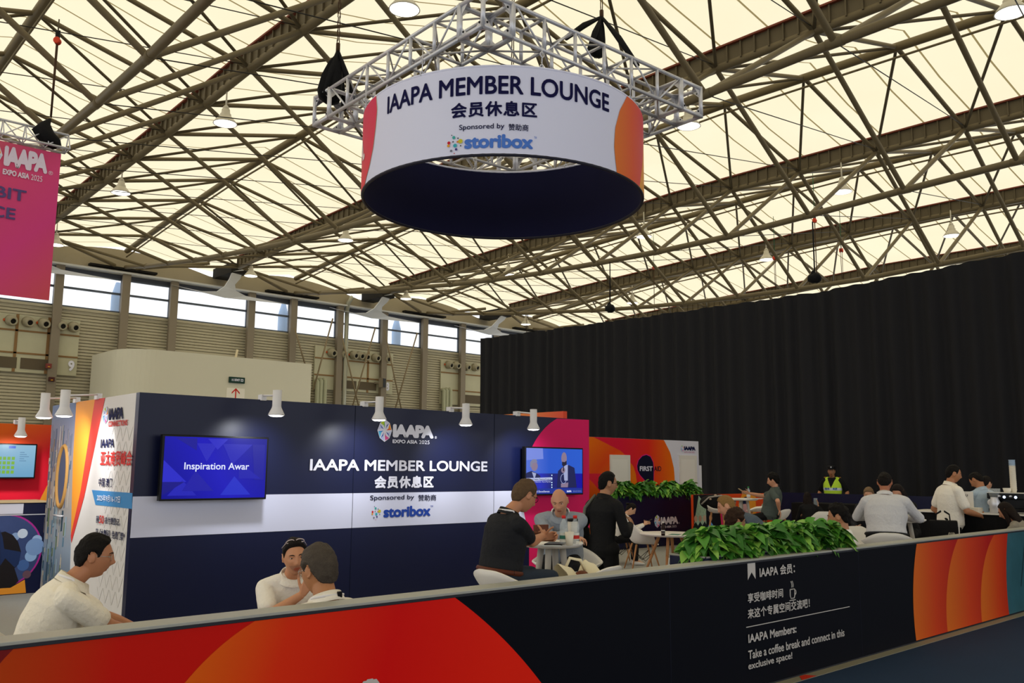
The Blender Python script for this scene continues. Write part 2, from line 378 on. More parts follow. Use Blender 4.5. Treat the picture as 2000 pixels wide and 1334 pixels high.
# ------------------------------------------------------------------ plant-room panels with round air nozzles on the far wall
WP = YW - .15
PANEL = mat('pale green grey panel', 'bdb99c', .5, vary=.12, vscale=1.2); NOZ = mat('air nozzle shell', 'a29a80', .45); HOLE = mat('nozzle throat', '15130f', .8); GRL = mat('brown grille', '5f5442', .7)
RUSTY = mat('rust streak', '8a6a44', .7)
def wall_panel(label, corners, grilles, number, nozzles, pipes, where):
    (l, t), (r_, t2), (r2, bt), (l2, bt2) = corners
    A, Bq, Cq, Dq = ony(l, t, WP), ony(r_, t2, WP), ony(r2, bt, WP), ony(l2, bt2, WP)
    x0, x1, z1, z0 = min(A.x, Dq.x), max(Bq.x, Cq.x), (A.z + Bq.z) / 2, (Cq.z + Dq.z) / 2
    o = thing('air_handling_panel', label, 'wall panel', (x0, WP, z0)); wd, h = x1 - x0, z1 - z0
    b = MB(); b.box(0, 0, 0, wd, .11, h); b.build('panel', PANEL, o)
    b = MB()
    for z in (h * .33, h * .72): b.box(0, -.03, z - .04, wd, 0, z + .04)
    for k in range(1, 3): b.box(wd * k / 3 - .06, -.03, 0, wd * k / 3 + .06, 0, h)
    b.build('rusty_seam', RUSTY, o)
    for u0, u1 in grilles: b = MB(); b.box(wd * u0, -.04, h * .06, wd * u1, 0, h * .25); b.build('grille', GRL, o)
    if number: lettering(number, (wd * .9, -.05, h * .08), X, Z, .28, .5, PRW, o, .03)
    for k, (px, py) in enumerate(nozzles):
        p = ony(px, py, WP); nz = thing('air_nozzle', '%s round air nozzle from the left on the %s wall panel' % (['first', 'second', 'third', 'fourth', 'fifth', 'sixth', 'seventh'][k], where), 'air nozzle', (p.x, WP, p.z), 0, 'air nozzles on the far wall')
        b = MB(); dr = V((.12, -1, -.25)).normalized(); u = dr.cross(Z).normalized(); v = u.cross(dr)
        b.skin([b.ring(dr * a, u * r, v * r, 18) for a, r in ((0, .25), (.2, .25), (.25, .2), (.42, .19), (.42, .12), (.25, .11))], True); b.build('shell', NOZ, nz)
        b = MB(); b.skin([b.ring(dr * a, u * .12, v * .12, 16) for a in (.36, .38)]); b.build('throat', HOLE, nz)
        if k % 2 == 0: b = MB(); b.ell((-.26, -.06, -.02), .05, .05, .07, None, 8, 6); b.build('actuator', mat('orange actuator', 'c8552a', .5), nz)
    for px, py, py2 in pipes:
        p, q = ony(px, py, WP - .25), ony(px - 2, py2, WP - .25)
        b = MB(); b.tube([(0, .2, 0), (0, .1, .06), (0, 0, 0), (0, 0, -p.z)], .12, 10)
        tag(b.build('drain_pipe', mat('pale green pipe', 'a8aa90', .4), None, (p.x, WP - .25, p.z)), 'pale green elbow pipe on the far wall beside the %s panel' % where, 'pipe', 'green pipes by the %s wall panel' % where)
wall_panel('rusty wall panel numbered 9 with round nozzles under the left windows', ((-30, 608), (157, 626), (146, 736), (-30, 720)), ((.1, .36), (.4, .68)), '9', ((20, 625), (53, 628), (84, 631), (117, 635), (142, 638)), (), 'left')
wall_panel('wall panel numbered 8 with seven nozzles behind the lounge wall', ((616, 674), (768, 692), (762, 772), (613, 757)), ((.3, .52), (.55, .78)), '8', ((645, 688), (667, 691), (688, 693), (700, 694), (711, 696), (731, 698), (752, 700)), ((620, 745, 787), (627, 743, 788), (635, 743, 789)), 'middle')
wall_panel('wall panel with nozzles next to the black curtain', ((864, 703), (990, 717), (985, 800), (860, 786)), ((.34, .58), (.62, .8)), None, ((874, 712), (888, 713), (908, 716), (925, 717)), ((867, 763, 803), (873, 762, 804), (880, 762, 805)), 'right')
b = MB(); b.tube([(0, 0, 0), (0, 0, ony(662, 592, WP).z - .3)], .13, 12); b.tube([(0, 0, ony(662, 592, WP).z - .4), (0, -.1, ony(662, 592, WP).z), (.1, -.3, ony(662, 592, WP).z + .3), (.2, -.1, ony(662, 592, WP).z + .35)], .13, 12)
tag(b.build('rain_pipe', mat('steel pipe', 'a4a494', .35, .4), None, (ony(659, 700, WP).x + .35, WP - .3, 0)), 'tall steel rain pipe beside a column of the window wall', 'pipe')
WIRE = mat('brown brace rope', '8c7c60', .6)
BR = [('right of the fifth window', (575, 640), (596, 712)), ('rising to the right towards the rain pipe', (650, 622), (612, 762)), ('falling from the rain pipe across the nozzles', (666, 650), (702, 800)), ('crossing the nozzle row to the left', (733, 640), (688, 795)), ('falling past the number 8', (751, 645), (784, 800)), ('crossing the louvres right of the number 8', (815, 650), (772, 798))]
for s, p, q in BR:
    a, c = ony(*p, WP - .6), ony(*q, WP - .6); b = MB(); b.tube([V((0, 0, 0)), c - a], .045, 6)
    tag(b.build('brace_rope', WIRE, None, a), 'diagonal brace on the far wall ' + s, 'brace')
p = ony(746, 748, YW - .62); o = thing('loudspeaker', 'small black tilted loudspeaker on a column of the far wall', 'speaker', p, .5)
b = MB(); b.box(-.16, -.15, -.28, .16, .15, .3, .03); b.build('body', COLM, o); b = MB(); b.box(-.15, -.18, -.26, .15, -.15, .26); b.build('grille', BLACK, o)
b = MB(); b.box(-.04, .1, -.05, .04, .5, .05); b.build('bracket', COLM, o)
for nm, lab, px, py, sx, sz, colr in (('junction_box', 'white junction box on the column left of the grey room', 232, 732, .17, .32, 'd8d2c4'), ('call_point', 'small white and yellow call point under the junction box', 226, 750, .1, .1, 'e0c070'), ('alarm_bell', 'dark red alarm bell on the column below the call point', 224, 763, .1, .1, '7a3030'), ('alarm_bell', 'dark red alarm bell on the column beside the panel numbered 9', 94, 715, .12, .11, '7a3a34'), ('alarm_bell', 'dark alarm sounder lower on the column beside the panel numbered 9', 100, 741, .12, .1, '4a2420')):
    p = ony(px, py, YW - .5); b = MB(); b.box(-sx, -.14, -sz, sx, .03, sz, .02); b.mi = 1; b.lathe([(sx * .5, -sz * .3), (sx * .4, sz * .1)], (0, -.12, -sz * .3), 10)
    tag(b.build(nm, [mat('fitting ' + colr, colr, .5), mat('amber mark', 'd89a30', .5)], None, p), lab, nm.replace('_', ' '))
# ------------------------------------------------------------------ grey service room with exit sign
GY = 40.; a, c = ony(243, 690, GY), ony(609, 710, GY); zt = (ony(300, 684, GY).z + ony(609, 710, GY).z) / 2
b = MB(); R = 1.6; pts = [(a.x + R - R * math.cos(t), GY + R - R * math.sin(t), 0) for t in [PI / 2 * k / 12 for k in range(13)]] + [(c.x, GY, 0), (c.x, YW - .6, 0), (a.x, YW - .6, 0)]
b.prism(pts, (0, 0, zt)); gr = b.build('service_room', mat('warm grey plaster', 'd2cdb8', .6, vary=.04, vscale=.4)); struct(gr, 'warm grey round-cornered service room against the far wall', 'room')
a, c = ony(447.5, 735.5, GY - .05), ony(477.5, 749.5, GY - .05)
o = thing('exit_sign', 'dark green EXIT sign on the grey service room', 'sign', ((a.x + c.x) / 2, GY, (a.z + c.z) / 2)); wd, h = (c.x - a.x) / 2, (a.z - c.z) / 2
b = MB(); b.box(-wd, -.1, -h, wd, 0, h, .02); b.build('housing', mat('exit green', '16362c', .5), o)
lettering('EXIT', (-wd * .28, -.1, -h * .35), X, Z, wd * .62, h * .75, PRW, o, .03)
lettering('出口', (-wd * .72, -.1, -h * .4), X, Z, wd * .4, h * .8, PRW, o, .01)
b = MB(); b.box(wd * .45, -.105, -h * .42, wd * .75, -.1, h * .42); b.mi = 1; b.box(wd * .53, -.11, -h * .3, wd * .66, -.105, h * .2); b.build('pictogram', [PRW, MATS['exit green']], o)
a, c = ony(443.5, 757, GY - .05), ony(477.5, 782, GY - .05)
o = thing('arrow_sign', 'white sign with a red up arrow below the exit sign', 'sign', ((a.x + c.x) / 2, GY, (a.z + c.z) / 2)); wd, h = (c.x - a.x) / 2, (a.z - c.z) / 2
b = MB(); b.box(-wd, -.03, -h, wd, 0, h); b.build('board', mat('white board', 'e8e2d2', .5), o)
b = MB(); s = .16
for q in ([(-.03, -.24), (.03, -.24), (.03, .2), (-.03, .2)], [(-.2, .0), (-.2, .08), (.0, .28), (.0, .2)], [(.2, .08), (.2, .0), (.0, .2), (.0, .28)]): b.prism([(x, -.036, z) for x, z in q], (0, .006, 0))
b.build('arrow', mat('red print', 'c8281e', .5), o)
p = ony(459, 690, GY + 1); p.z = zt; b = MB(); b.tube([(0, 0, -.1), (.12, 0, .5)], .06, 8); tag(b.build('pipe_stub', mat('cream pipe', 'd8cba8', .5), None, p), 'short cream pipe stub standing on the grey service room', 'pipe')
# ------------------------------------------------------------------ black drape
CXX = 22.2
CUR = mat('black drape', '1a1a1e', .85, spec=.25, bump=.15, bscale=20)
y0, y1 = onx(939, 659, CXX).y, -3.
def cur(u, v):
    y = y0 + (y1 - y0) * u; n = N3.noise(V((y * .9, 0, 3))) ; n2 = N3.noise(V((y * 3.1, 5, 0)))
    zt = interp([(-3, 6.85), (6, 6.72), (12, 6.45), (18, 6.5), (y0, 6.62)], y) + .03 * abs(math.sin(y * 2.1))
    ph = y * 13 + 2.5 * n; amp = (.05 + .05 * n2) * (1 + .5 * (1 - v))
    wob = .05 * N3.noise(V((y * 2, v * 2, 9)))
    return V((CXX + amp * math.sin(ph) + .1 * n + wob * v, y, zt * v))
b = MB(); b.grid(cur, 1500, 10)
o = thing('stage_curtain', 'long black pleated drape hiding the right side of the hall', 'curtain', (0, 0, 0)); b.build('drape', CUR, o)
b = MB(); b.tube([(CXX + .12, y1, 6.85), (CXX + .12, 6, 6.72), (CXX + .12, 12, 6.45), (CXX + .12, y0, 6.6)], .03, 8); b.build('rail', BEAMD, o)
for p, q in (((1190, 609), 'left'), ((1590, 551), 'right')):
    v = onx(p[0], p[1], CXX); b = MB(); b.ell((0, 0, 0), .13, .2, .14, None, 14, 10); b.ell((0, .05, .1), .07, .08, .14, None, 10, 8)
    for vv in b.bm.verts: vv.co *= 1 + .25 * N3.noise(vv.co * 9)
    b.tube([(0, 0, .2), (0, 0, 1.6)], .02, 6)
    tag(b.build('chain_bag', BLKCLOTH, None, (v.x + .05, v.y, v.z + .12)), 'black chain bag on top of the drape, the %s one of two' % q, 'bag')
# ------------------------------------------------------------------ high-bay lamps
LENS = mat('lit lamp lens', 'fffdf2', .3, emit=3.2); SHD = mat('lamp shade grey white', 'cfc8b4', .35)
def lamp_me():
    b = MB(); b.lathe([(.05, .38), (.11, .36), (.12, .24), (.15, .22), (.15, .16), (.2, .12), (.31, -.02), (.33, -.06), (.31, -.06), (.18, .1)], n=28, cap=False); s = b.mesh('shade')
    b = MB(); b.lathe([(.31, -.055), (.25, -.075), (.0, -.085)], n=28, cap=False); l = b.mesh('lens')
    b = MB(); b.lathe([(.03, .38), (.02, 1.0)], n=8); b.lathe([(.07, .36), (.09, .42), (.04, .48)], n=12); h = b.mesh('hanger')
    s.materials.append(SHD); l.materials.append(LENS); h.materials.append(SHD); return s, l, h
LM = lamp_me()
LAMPS = [((440, 238), 8.0, 'left of the round banner, centre left of the roof'), ((236, 374), 8.0, 'right of the pink banner'), ((790, 14), 8.0, 'at the top edge above the ring truss'), ((1975, 20), 15.4, 'in the top right corner of the photo'), ((490, 537), 15.5, 'just above the swept bracket over the windows'), ((1027, 632), 30.8, 'at the left end of the black drape top'), ((1859, 458), 29.0, 'on the right above the black drape'), ((1645, 372), 22.6, 'right, behind the second truss'), ((1345, 243), 15.4, 'peeking under the right corner of the ring truss'), ((675, 467), 15.4, 'below left of the round banner'), ((793, 582), 23.0, 'above the windows below the round banner'), ((1258, 460), 22.4, 'right below the round banner edge'), ((1497, 505), 28.3, 'small, over the middle of the drape'), ((109, 476), 8.3, 'half behind the pink banner edge'), ((993, 535), 22.6, 'small, under the dark inside of the round banner'), ((1235, 590), 30.5, 'small and far, over the left part of the drape')]
for (px, py), xr, lab in LAMPS:
    p = onx(px, py, xr * S); o = thing('high_bay_lamp', 'lit white bell-shaped roof lamp ' + lab, 'lamp', p, 0, 'high-bay lamps under the roof')
    for nm, me in zip(('shade', 'lens', 'hanger'), LM): link(nm, me, o)
# ================================================================== round hanging banner and its square truss
RC, RR, RZ0, RZ1 = V((7.44, 8.41, 0)), 1.821, 5.07, 6.10
def cyl(px, py, r=RR):
    d = ray(px, py); a = d.x ** 2 + d.y ** 2; o = CAM - RC; bq = 2 * (d.x * o.x + d.y * o.y); c = o.x ** 2 + o.y ** 2 - r * r
    D = max(bq * bq - 4 * a * c, 0); t = (-bq - math.sqrt(D)) / (2 * a); p = CAM + d * t
    a = math.atan2(p.y - RC.y, p.x - RC.x); f0 = math.atan2(-RC.y, -RC.x)
    return (a - f0 + PI) % (2 * PI) - PI + f0, p.z
def cp(ang, z, r): return V((RC.x + r * math.cos(ang), RC.y + r * math.sin(ang), z))
ring = thing('round_banner', 'large round white fabric banner hanging from the square truss', 'banner', (RC.x, RC.y, RZ0))
def rl(v): return v - V(ring.location)
def band(name, r, z0, z1, m, n=160, flip=False):
    b = MB(); b.grid(lambda u, v: rl(cp(2 * PI * u, z0 + (z1 - z0) * v, r)), n, 2); return b.build(name, m, ring)
FAB = mat('white banner fabric', 'dcdef6', .75, spec=.2)
band('outer_fabric', RR, RZ0, RZ1, FAB)
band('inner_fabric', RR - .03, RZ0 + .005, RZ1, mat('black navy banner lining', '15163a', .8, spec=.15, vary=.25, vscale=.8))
for nm, z in (('lower_hoop', RZ0), ('upper_hoop', RZ1)):
    b = MB(); b.tube([rl(cp(2 * PI * k / 96, z, RR - .015)) for k in range(97)], .02, 8, False); b.build(nm, mat('hoop dark', '2a2a38', .5) if z == RZ0 else FAB, ring)
def patch(name, left, right, m, off=.006):
    """print between two edge curves given as (angle, z) lists"""
    def at(c, v):
        z = RZ0 + .004 + (RZ1 - RZ0 - .008) * v; c = sorted(c, key=lambda q: q[1])
        return interp([(q[1], q[0]) for q in c], z), z
    def fn(u, v):
        (a0, z), (a1, _) = at(left, v), at(right, v); return rl(cp(a0 + (a1 - a0) * u, z, RR + off))
    b = MB(); b.grid(fn, 24, 24); b.build(name, m, ring)
aF = math.atan2(-RC.y, -RC.x)                                       # side that faces the lounge entrance
lft = [cyl(*q) for q in ((735, 186), (737, 215), (734, 250), (729, 290), (722, 325), (713, 360))]
rgt = [cyl(*q) for q in ((1224, 188), (1210, 215), (1201, 250), (1199, 285), (1201, 310), (1204, 335))]
al = aF - 1.62; ar = aF + 1.62
edge = lambda a: [(a, RZ0), (a, RZ1)]
q = lambda a, z: rl(cp(a, z, RR))
s2 = [(cyl(1246, 380)[0] if False else aF + 1.16, RZ0), (aF + 1.26, 5.4), (aF + 1.34, 5.75), (aF + 1.42, RZ1)]
patch('left_print', lft, edge(al), grad('pink print', [(0, 'e0404e'), (1, 'd8305c')], q(al, RZ0), q(al, RZ1)))
patch('right_print', rgt, s2, grad('orange print', [(0, 'e07a36'), (.45, 'e05a3a'), (1, 'd83a55')], q(rgt[2][0], 5.5), q(aF + 1.3, 5.5)))
patch('far_right_print', s2, edge(ar), grad('orange print 2', [(0, 'e8a040'), (1, 'e07a30')], q(aF + 1.2, 5.1), q(ar, 6)))
patch('left_print_edge', [(a - .012, z) for a, z in lft], [(a + .004, z) for a, z in lft], mat('peach edge', 'e8c8a0', .6), .004)
RINK = mat('ring ink', '181844', .7, spec=.06)
def ring_text(s, p0, p1, hpx, m, bold, spacing=1.0):
    (a0, z0), (a1, z1) = cyl(*p0), cyl(*p1); zb = (z0 + z1) / 2; ht = abs(cyl(p0[0], p0[1] - hpx)[1] - z0)
    W = (a1 - a0) * RR
    lettering(s, (0, 0, 0), X, Z, W, ht, m, ring, bold, lambda a, b: rl(cp(a0 + a / RR, zb + b, RR + .006)), spacing)
    return a0, zb, ht
ring_text('IAAPA MEMBER LOUNGE', (757, 222), (1189, 222), 34, RINK, .014)
ring_text('会员休息区', (881, 232), (1049, 232), 30, RINK, .02, 1.1)
ring_text('Sponsored by', (897, 256), (985, 256), 13, RINK, .006)
ring_text('赞助商', (993, 256), (1032, 256), 13, RINK, .006)
ring_text('storibox', (907, 292), (1041, 292), 27, mat('sponsor blue ring', '4a78d0', .6), .03)
ring_text('™', (1043, 271), (1048, 271), 4, MATS['sponsor blue ring'], 0)
a, z = cyl(893, 279); t = V((-math.sin(a), math.cos(a), 0)); dots_mark(rl(cp(a - .012, z, RR + .006)), t, Z, .082, ring)
lettering('A.', (0, 0, 0), X, Z, .34, .3, mat('ring white print', 'f0d8dc', .6), ring, .03, lambda u, v: rl(cp(lft[3][0] - .36 + u / RR, 5.42 + v, RR + .01)))
# square truss
tr_rot = -.03
truss = thing('square_truss', 'square aluminium box truss carrying the round banner', 'truss', (7.79, 8.79, 6.4), tr_rot)
HW, TH, TW = 1.9, .4, .41
def tb(p0, p1, r=.024, n=8): b.tube([p0, p1], r, n)

for k in range(4):
    rot = M.Rotation(k * PI / 2, 3, 'Z'); T = lambda x, y, z: rot @ V((x, y, z))
    b = MB(); x0, x1 = -HW + TW, HW - TW
    for y in (-HW, -HW + TW):
        for z in (0, TH): tb(T(x0, y, z), T(x1, y, z))
    n = 6; dx = (x1 - x0) / n
    for j in range(n + 1):
        x = x0 + j * dx; x = min(max(x, x0 + .03), x1 - .03)
        for y in (-HW, -HW + TW): tb(T(x, y, 0), T(x, y, TH), .022)
        for z in (0, TH): tb(T(x, -HW, z), T(x, -HW + TW, z), .018)
        if j < n:
            u, v = (0, TH) if j % 2 else (TH, 0)
            for y in (-HW, -HW + TW): tb(T(x + .03, y, u), T(x + dx - .05, y, v), .012)
            ya, yb = (-HW, -HW + TW) if j % 2 else (-HW + TW, -HW)
            tb(T(x, ya, 0), T(x + dx, yb, 0), .012); tb(T(x, ya, TH), T(x + dx, yb, TH), .012)
    b.build('truss_segment', ALU, truss)
    b = MB(); c0 = -HW
    for z in (0, TH):
        for p_, q_ in (((0, 0), (TW, 0)), ((TW, 0), (TW, TW)), ((TW, TW), (0, TW)), ((0, TW), (0, 0))): tb(T(c0 + p_[0], c0 + p_[1], z), T(c0 + q_[0], c0 + q_[1], z), .027)
    for px, py in ((0, 0), (TW, 0), (TW, TW), (0, TW)): tb(T(c0 + px, c0 + py, -.02), T(c0 + px, c0 + py, TH + .02), .027)
    g = .13
    def gus(o, e1, e2, nrm): b.prism([T(*(V(o) + V(e1) * f + V(e2) * h)) for f, h in ((.02, .02), (g, .02), (.02, g))], rot @ (V(nrm) * .008))
    for z, sz in ((0, 1), (TH, -1)):
        for px, sx in ((0, 1), (TW, -1)):
            for py in (0, TW):
                gus((c0 + px, c0 + py, z), (sx, 0, 0), (0, 0, sz), (0, 1, 0)); gus((c0 + py, c0 + px, z), (0, sx, 0), (0, 0, sz), (1, 0, 0))
            for py, sy in ((0, 1), (TW, -1)): gus((c0 + px, c0 + py, z), (sx, 0, 0), (0, sy, 0), (0, 0, 1))
    cb = b.build('corner_block', ALU, truss)
    b = MB()
    for px, py, z in ((.06, 0, .06), (TW - .06, 0, .06), (.06, 0, TH - .06), (TW - .06, 0, TH - .06), (0, .06, .06), (0, TW - .06, .06)): b.ell(T(c0 + px, c0 + py, z), .014, .014, .014, None, 8, 6)
    b.build('bolt', BLACK, cb)
for k in range(8):
    a = k * PI / 4 + .3; p = cp(a, RZ1 - .03, RR - .015); b = MB(); b.tube([(0, 0, 0), (0, 0, .4)], .006, 6)
    for s in (.05, .2): b.tube([(.03 * math.cos(t), 0, s + .03 * math.sin(t)) for t in [2 * PI * j / 10 for j in range(11)]], .007, 6, False)
    tag(b.build('hanging_shackle', ALU, None, p), 'small shackle tying the round banner to its truss', 'shackle', 'shackles of the round banner')
# chain hoists with slings on the truss corners
def chain_me(L, name='chain'):
    b = MB(); n = int(L / .07); pr = []
    for k in range(n):
        z = k * .07
        for s in (-.018, .018):
            b.tube([(s if k % 2 else 0, 0 if k % 2 else s, z), (s if k % 2 else 0, 0 if k % 2 else s, z + .085)], .007, 4, False)
    return b
def hoist(loc, L, label, bagdx, slings, bag=1.0):
    o = thing('chain_hoist', label, 'chain hoist', loc, 0, None)
    chain_me(L).build('chain', CHAIN, o)
    b = MB(); b.tube([(0, 0, -.02), (0, 0, .1)], .03, 8); b.build('hook', CHAIN, o)
    b = MB()
    for p in slings:
        pts = [(0, 0, 0), V(p) * .5 + V((0, 0, .03)), V(p)]; b.tube(pts, [.02, .045, .035], 8)
    b.build('sling', BLKCLOTH, o)
    b = MB(); d = V(bagdx)
    b.skin([b.ring(d * f + V((0, 0, -z)) * bag, V((rx, 0, 0)) * bag, V((0, ry, 0)) * bag, 24) for f, z, rx, ry in ((0, .06, .03, .02), (.3, .2, .1, .06), (.7, .4, .16, .1), (1, .6, .19, .12), (1, .72, .16, .1), (1, .78, .05, .04))])
    for v in b.bm.verts: v.co += V((1, 1, 0)).normalized() * .02 * math.sin(math.atan2(v.co.y - d.y, v.co.x - d.x) * 9)
    b.build('chain_bag', BLKCLOTH, o); return o
w2w = lambda x, y, z: truss.matrix_local @ V((x, y, z))
bpy.context.view_layer.update()
pL = w2w(-HW + .2, HW - .2, TH + 0); hL = dep(660, 98, (pL - CAM).dot(_f)); hoist(hL, 4.6, 'black sling and chain bag on the left corner of the square truss', (-.05, .1, 0), [pL - hL + V((-.22, -.1, -.05)), pL - hL + V((.22, .1, -.1)), pL - hL + V((.2, -.2, -.1))])
pR = w2w(HW - .2, .3, TH); hR = dep(1175, 33, (w2w(HW - .6, -.3, .4) - CAM).dot(_f))
hoist(hR, 4.6, 'black sling spread over the right side of the square truss', (-.05, .05, 0), [dep(1105, 75, 12.6) - hR, dep(1245, 128, 12.2) - hR, dep(1150, 100, 12.6) - hR], .8)
p = dep(1002, 28, 12.5); b = chain_me(6); tag(b.build('lifting_chain', CHAIN, None, p - V((0, 0, .75))), 'rusty chain hanging behind the front corner of the square truss', 'chain')
# loose lifting chains with orange hoist blocks in the roof
HOI = mat('orange hoist block', 'd8452a', .45)
for px, py, pyt, pyb, xr, lab in ((112, 80, 35, 236, 3.4, 'above the pink banner on the left'), (1591, 431, 330, 545, 26, 'on the right in front of the third truss'), (1277, 523, 455, 610, 27, 'below the right end of the round banner'), (1029, 571, 460, 650, 30, 'upper of two left of the drape top'), (1031, 592, 540, 640, 31, 'lower of two left of the drape top'), (1643, 489, 410, 545, 27, 'right of the middle of the drape top'), (1190, 518, 450, 600, 30, 'small, over the left end of the drape'), (1513, 504, 420, 570, 27, 'small, over the middle of the drape')):
    p = onx(px, py, xr * S if px > 200 else dep(112, 80, 16).x); D = (p - CAM).dot(_f); k = D / FPX
    kk = .42 if px > 200 else .3
    o = thing('hoist_block', 'small orange hoist block ' + lab, 'hoist', p, azim(px, py))
    b = MB()
    for s in (-1, 1): b.skin([b.ring(V((x * s * .7, 0, 0)) * kk, V((0, r, 0)) * kk, V((0, 0, r * 1.1)) * kk, 14) for x, r in ((.02, .1), (.09, .19), (.2, .2), (.26, .15))])
    b.build('housing', HOI, o); b = MB(); b.box(-.03 * kk, -.13 * kk, -.16 * kk, .03 * kk, .13 * kk, .2); b.build('frame', BLACK, o)
    b = MB(); b.tube([(0, 0, .18), (.0, 0, (py - pyt) * k)], .012, 6); b.build('strap', mat('green strap', '2a6a48', .7) if px > 200 else BEAMD, o)
    b = MB(); b.tube([(.03, 0, -.05), (.02, 0, (py - pyb) * k)], .012, 6); b.tube([(-.03, 0, -.05), (-.02, 0, (py - pyb) * k)], .012, 6); b.build('chain', CHAIN, o)
# ------------------------------------------------------------------ pink hanging banner on the left
BD = 16.; p1 = dep(119.5, 301, BD); YB = p1.y
p0, p2, p3 = ony(0, 275, YB), ony(94, 586.5, YB), ony(124, 283, YB)
o = thing('hanging_banner', 'pink rectangular hanging banner cut by the left edge', 'banner', (p1.x, YB, p1.z)); BH = p1.z - p2.z; BW = 4.6
GP = grad('pink banner print', [(0, 'd07068'), (.4, 'dc4e7a'), (.7, 'd84488'), (1, 'd4545e')], (-BW * .55, 0, -BH * .1), (0, 0, -BH))
b = MB(); b.box(-BW, 0, -BH, 0, .02, 0); b.build('fabric', GP, o)
L0 = lambda px, py: ony(px, py, YB) - V(o.location)
a, c = L0(6, 321), L0(92, 333); e = L0(35, 300)
logo(a - V((0, .012, 0)) if False else L0(6, 323) + V((0, -.01, 0)), X, Z, .36, (c - a).x, o, mat('banner pale print', 'e6d8ea', .6))
BI = mat('banner ink', '5a4a80', .6); q1, q2 = L0(50, 395), L0(29, 430); hh = L0(50, 373).z - q1.z
lettering('EXHIBIT', (q1.x - 1.28, -.012, q1.z), X, Z, 1.28, hh, BI, o, .015); lettering('SPACE', (q2.x - .92, -.012, q2.z), X, Z, .92, hh, BI, o, .015)
t = thing('banner_truss', 'light triangular truss holding the pink banner', 'truss', (p1.x + .1, YB, p1.z + .08)); b = MB()
for y, z in ((-.15, 0), (.15, 0), (0, .3)): b.tube([(-BW, y, z), (0, y, z)], .022, 8)
b.build('chord', ALU, t); b = MB(); n = 13
for k in range(n):
    x, x2 = -BW * k / n, -BW * (k + 1) / n; A = ((-.15, 0), (.15, 0), (0, .3))
    for i in range(3):
        (y, z), (y2, z2) = A[i], A[(i + 1) % 3]; b.tube([(x, y, z), (x2, y2, z2)], .011, 6); b.tube([(x, y, z), (x, y2, z2)], .011, 6)
b.build('lacing', ALU, t)
hb = dep(98, 232, 15.9); b = MB(); b.skin([b.ring(V((x, 0, -z)), V((r, 0, 0)), V((0, r * .6, 0)), 20) for x, z, r in ((0, 0, .03), (-.1, .15, .12), (-.12, .35, .24), (.02, .5, .26), (.1, .62, .2), (.16, .7, .05))])
for v in b.bm.verts: v.co *= .74 + .18 * N3.noise(v.co * 8)
tag(b.build('chain_bag', BLKCLOTH, None, hb), 'black chain bag lying on the truss of the pink banner', 'bag')
# ================================================================== lounge wall (navy stand wall with white band)
WX, WY, WZ, WE = 3.451, 9.765, 2.423, 10.53
st = thing('stand_wall', 'navy lounge wall with white band and big white lettering', 'exhibition wall', (WX, WY, 0))
lo = lambda px, py: ony(px, py, WY) - V((WX, WY, 0))
b = MB(); b.box(0, 0, 0, WE - WX, .1, WZ); b.build('front_panel', NAVY, st)
zb1, zb0 = (lo(262, 968).z + lo(1000, 960).z) / 2, (lo(255, 1048).z + lo(956, 1021).z) / 2
xw = lo(965, 1000).x + .75
b = MB(); b.box(0, -.003, zb0, xw, .02, zb1); b.build('white_band', mat('white band print', 'd0d2e8', .45), st)
# magenta corner, its edge an arc through measured points
pa, pb, pc = lo(1087, 818), lo(1054, 848), lo(1038, 875)
def circ(p, q, r):
    ax, ay, bx, by, cx, cy = p.x, p.z, q.x, q.z, r.x, r.z; d = 2 * (ax * (by - cy) + bx * (cy - ay) + cx * (ay - by))
    ux = ((ax * ax + ay * ay) * (by - cy) + (bx * bx + by * by) * (cy - ay) + (cx * cx + cy * cy) * (ay - by)) / d
    uy = ((ax * ax + ay * ay) * (cx - bx) + (bx * bx + by * by) * (ax - cx) + (cx * cx + cy * cy) * (bx - ax)) / d
    return ux, uy, math.hypot(ax - ux, ay - uy)
ux, uz, ur = circ(pa, pb, pc)
a0 = math.atan2(pa.z + .02 - uz, pa.x - ux); pts = [(ux + ur * math.cos(a0 + (PI * 1.16 - a0) * k / 24), uz + ur * math.sin(a0 + (PI * 1.16 - a0) * k / 24)) for k in range(25)]
pts = [(x, min(z, WZ - .001)) for x, z in pts]; xe = WE - WX
MAG = grad('magenta corner print', [(0, 'da1f62'), (.55, 'd81e52'), (1, 'd6242a')], (0, 0, WZ), (-.6, 0, .35))
b = MB(); b.prism([(x, -.004, z) for x, z in pts] + [(pts[-1][0], -.004, .002), (xe, -.004, .002), (xe, -.004, WZ - .001)], (0, .003, 0)); b.build('magenta_print', MAG, st)
b = MB()
for k in (1, 2): x = xe * k / 3 + .35; b.box(x - .003, -.0045, 0, x + .003, 0, WZ)
b.build('panel_seam', mat('seam navy', '0c1228', .6), st)
def wtext(s, q0, q1, hpx, m, bold, spacing=1.0):
    a, c = lo(*q0), lo(*q1); h = lo(q0[0], q0[1] - hpx).z - a.z
    lettering(s, (a.x, -.005, (a.z + c.z) / 2), X, Z, c.x - a.x, h, m, st, bold, spacing=spacing)
a, c = lo(766, 854), lo(846, 857.5)
logo((a.x, -.005, a.z), X, Z, lo(766, 828).z - a.z, c.x - a.x, st, PRW)
wtext('IAAPA MEMBER LOUNGE', (604, 919), (951, 921), 23, PRW, .016)
wtext('会员休息区', (730, 954), (846, 953), 25, PRW, .028, 1.1)
wtext('Sponsored by', (722, 979), (808, 978), 12, INK, .006); wtext('赞助商', (816, 979), (851, 977), 12, INK, .006)
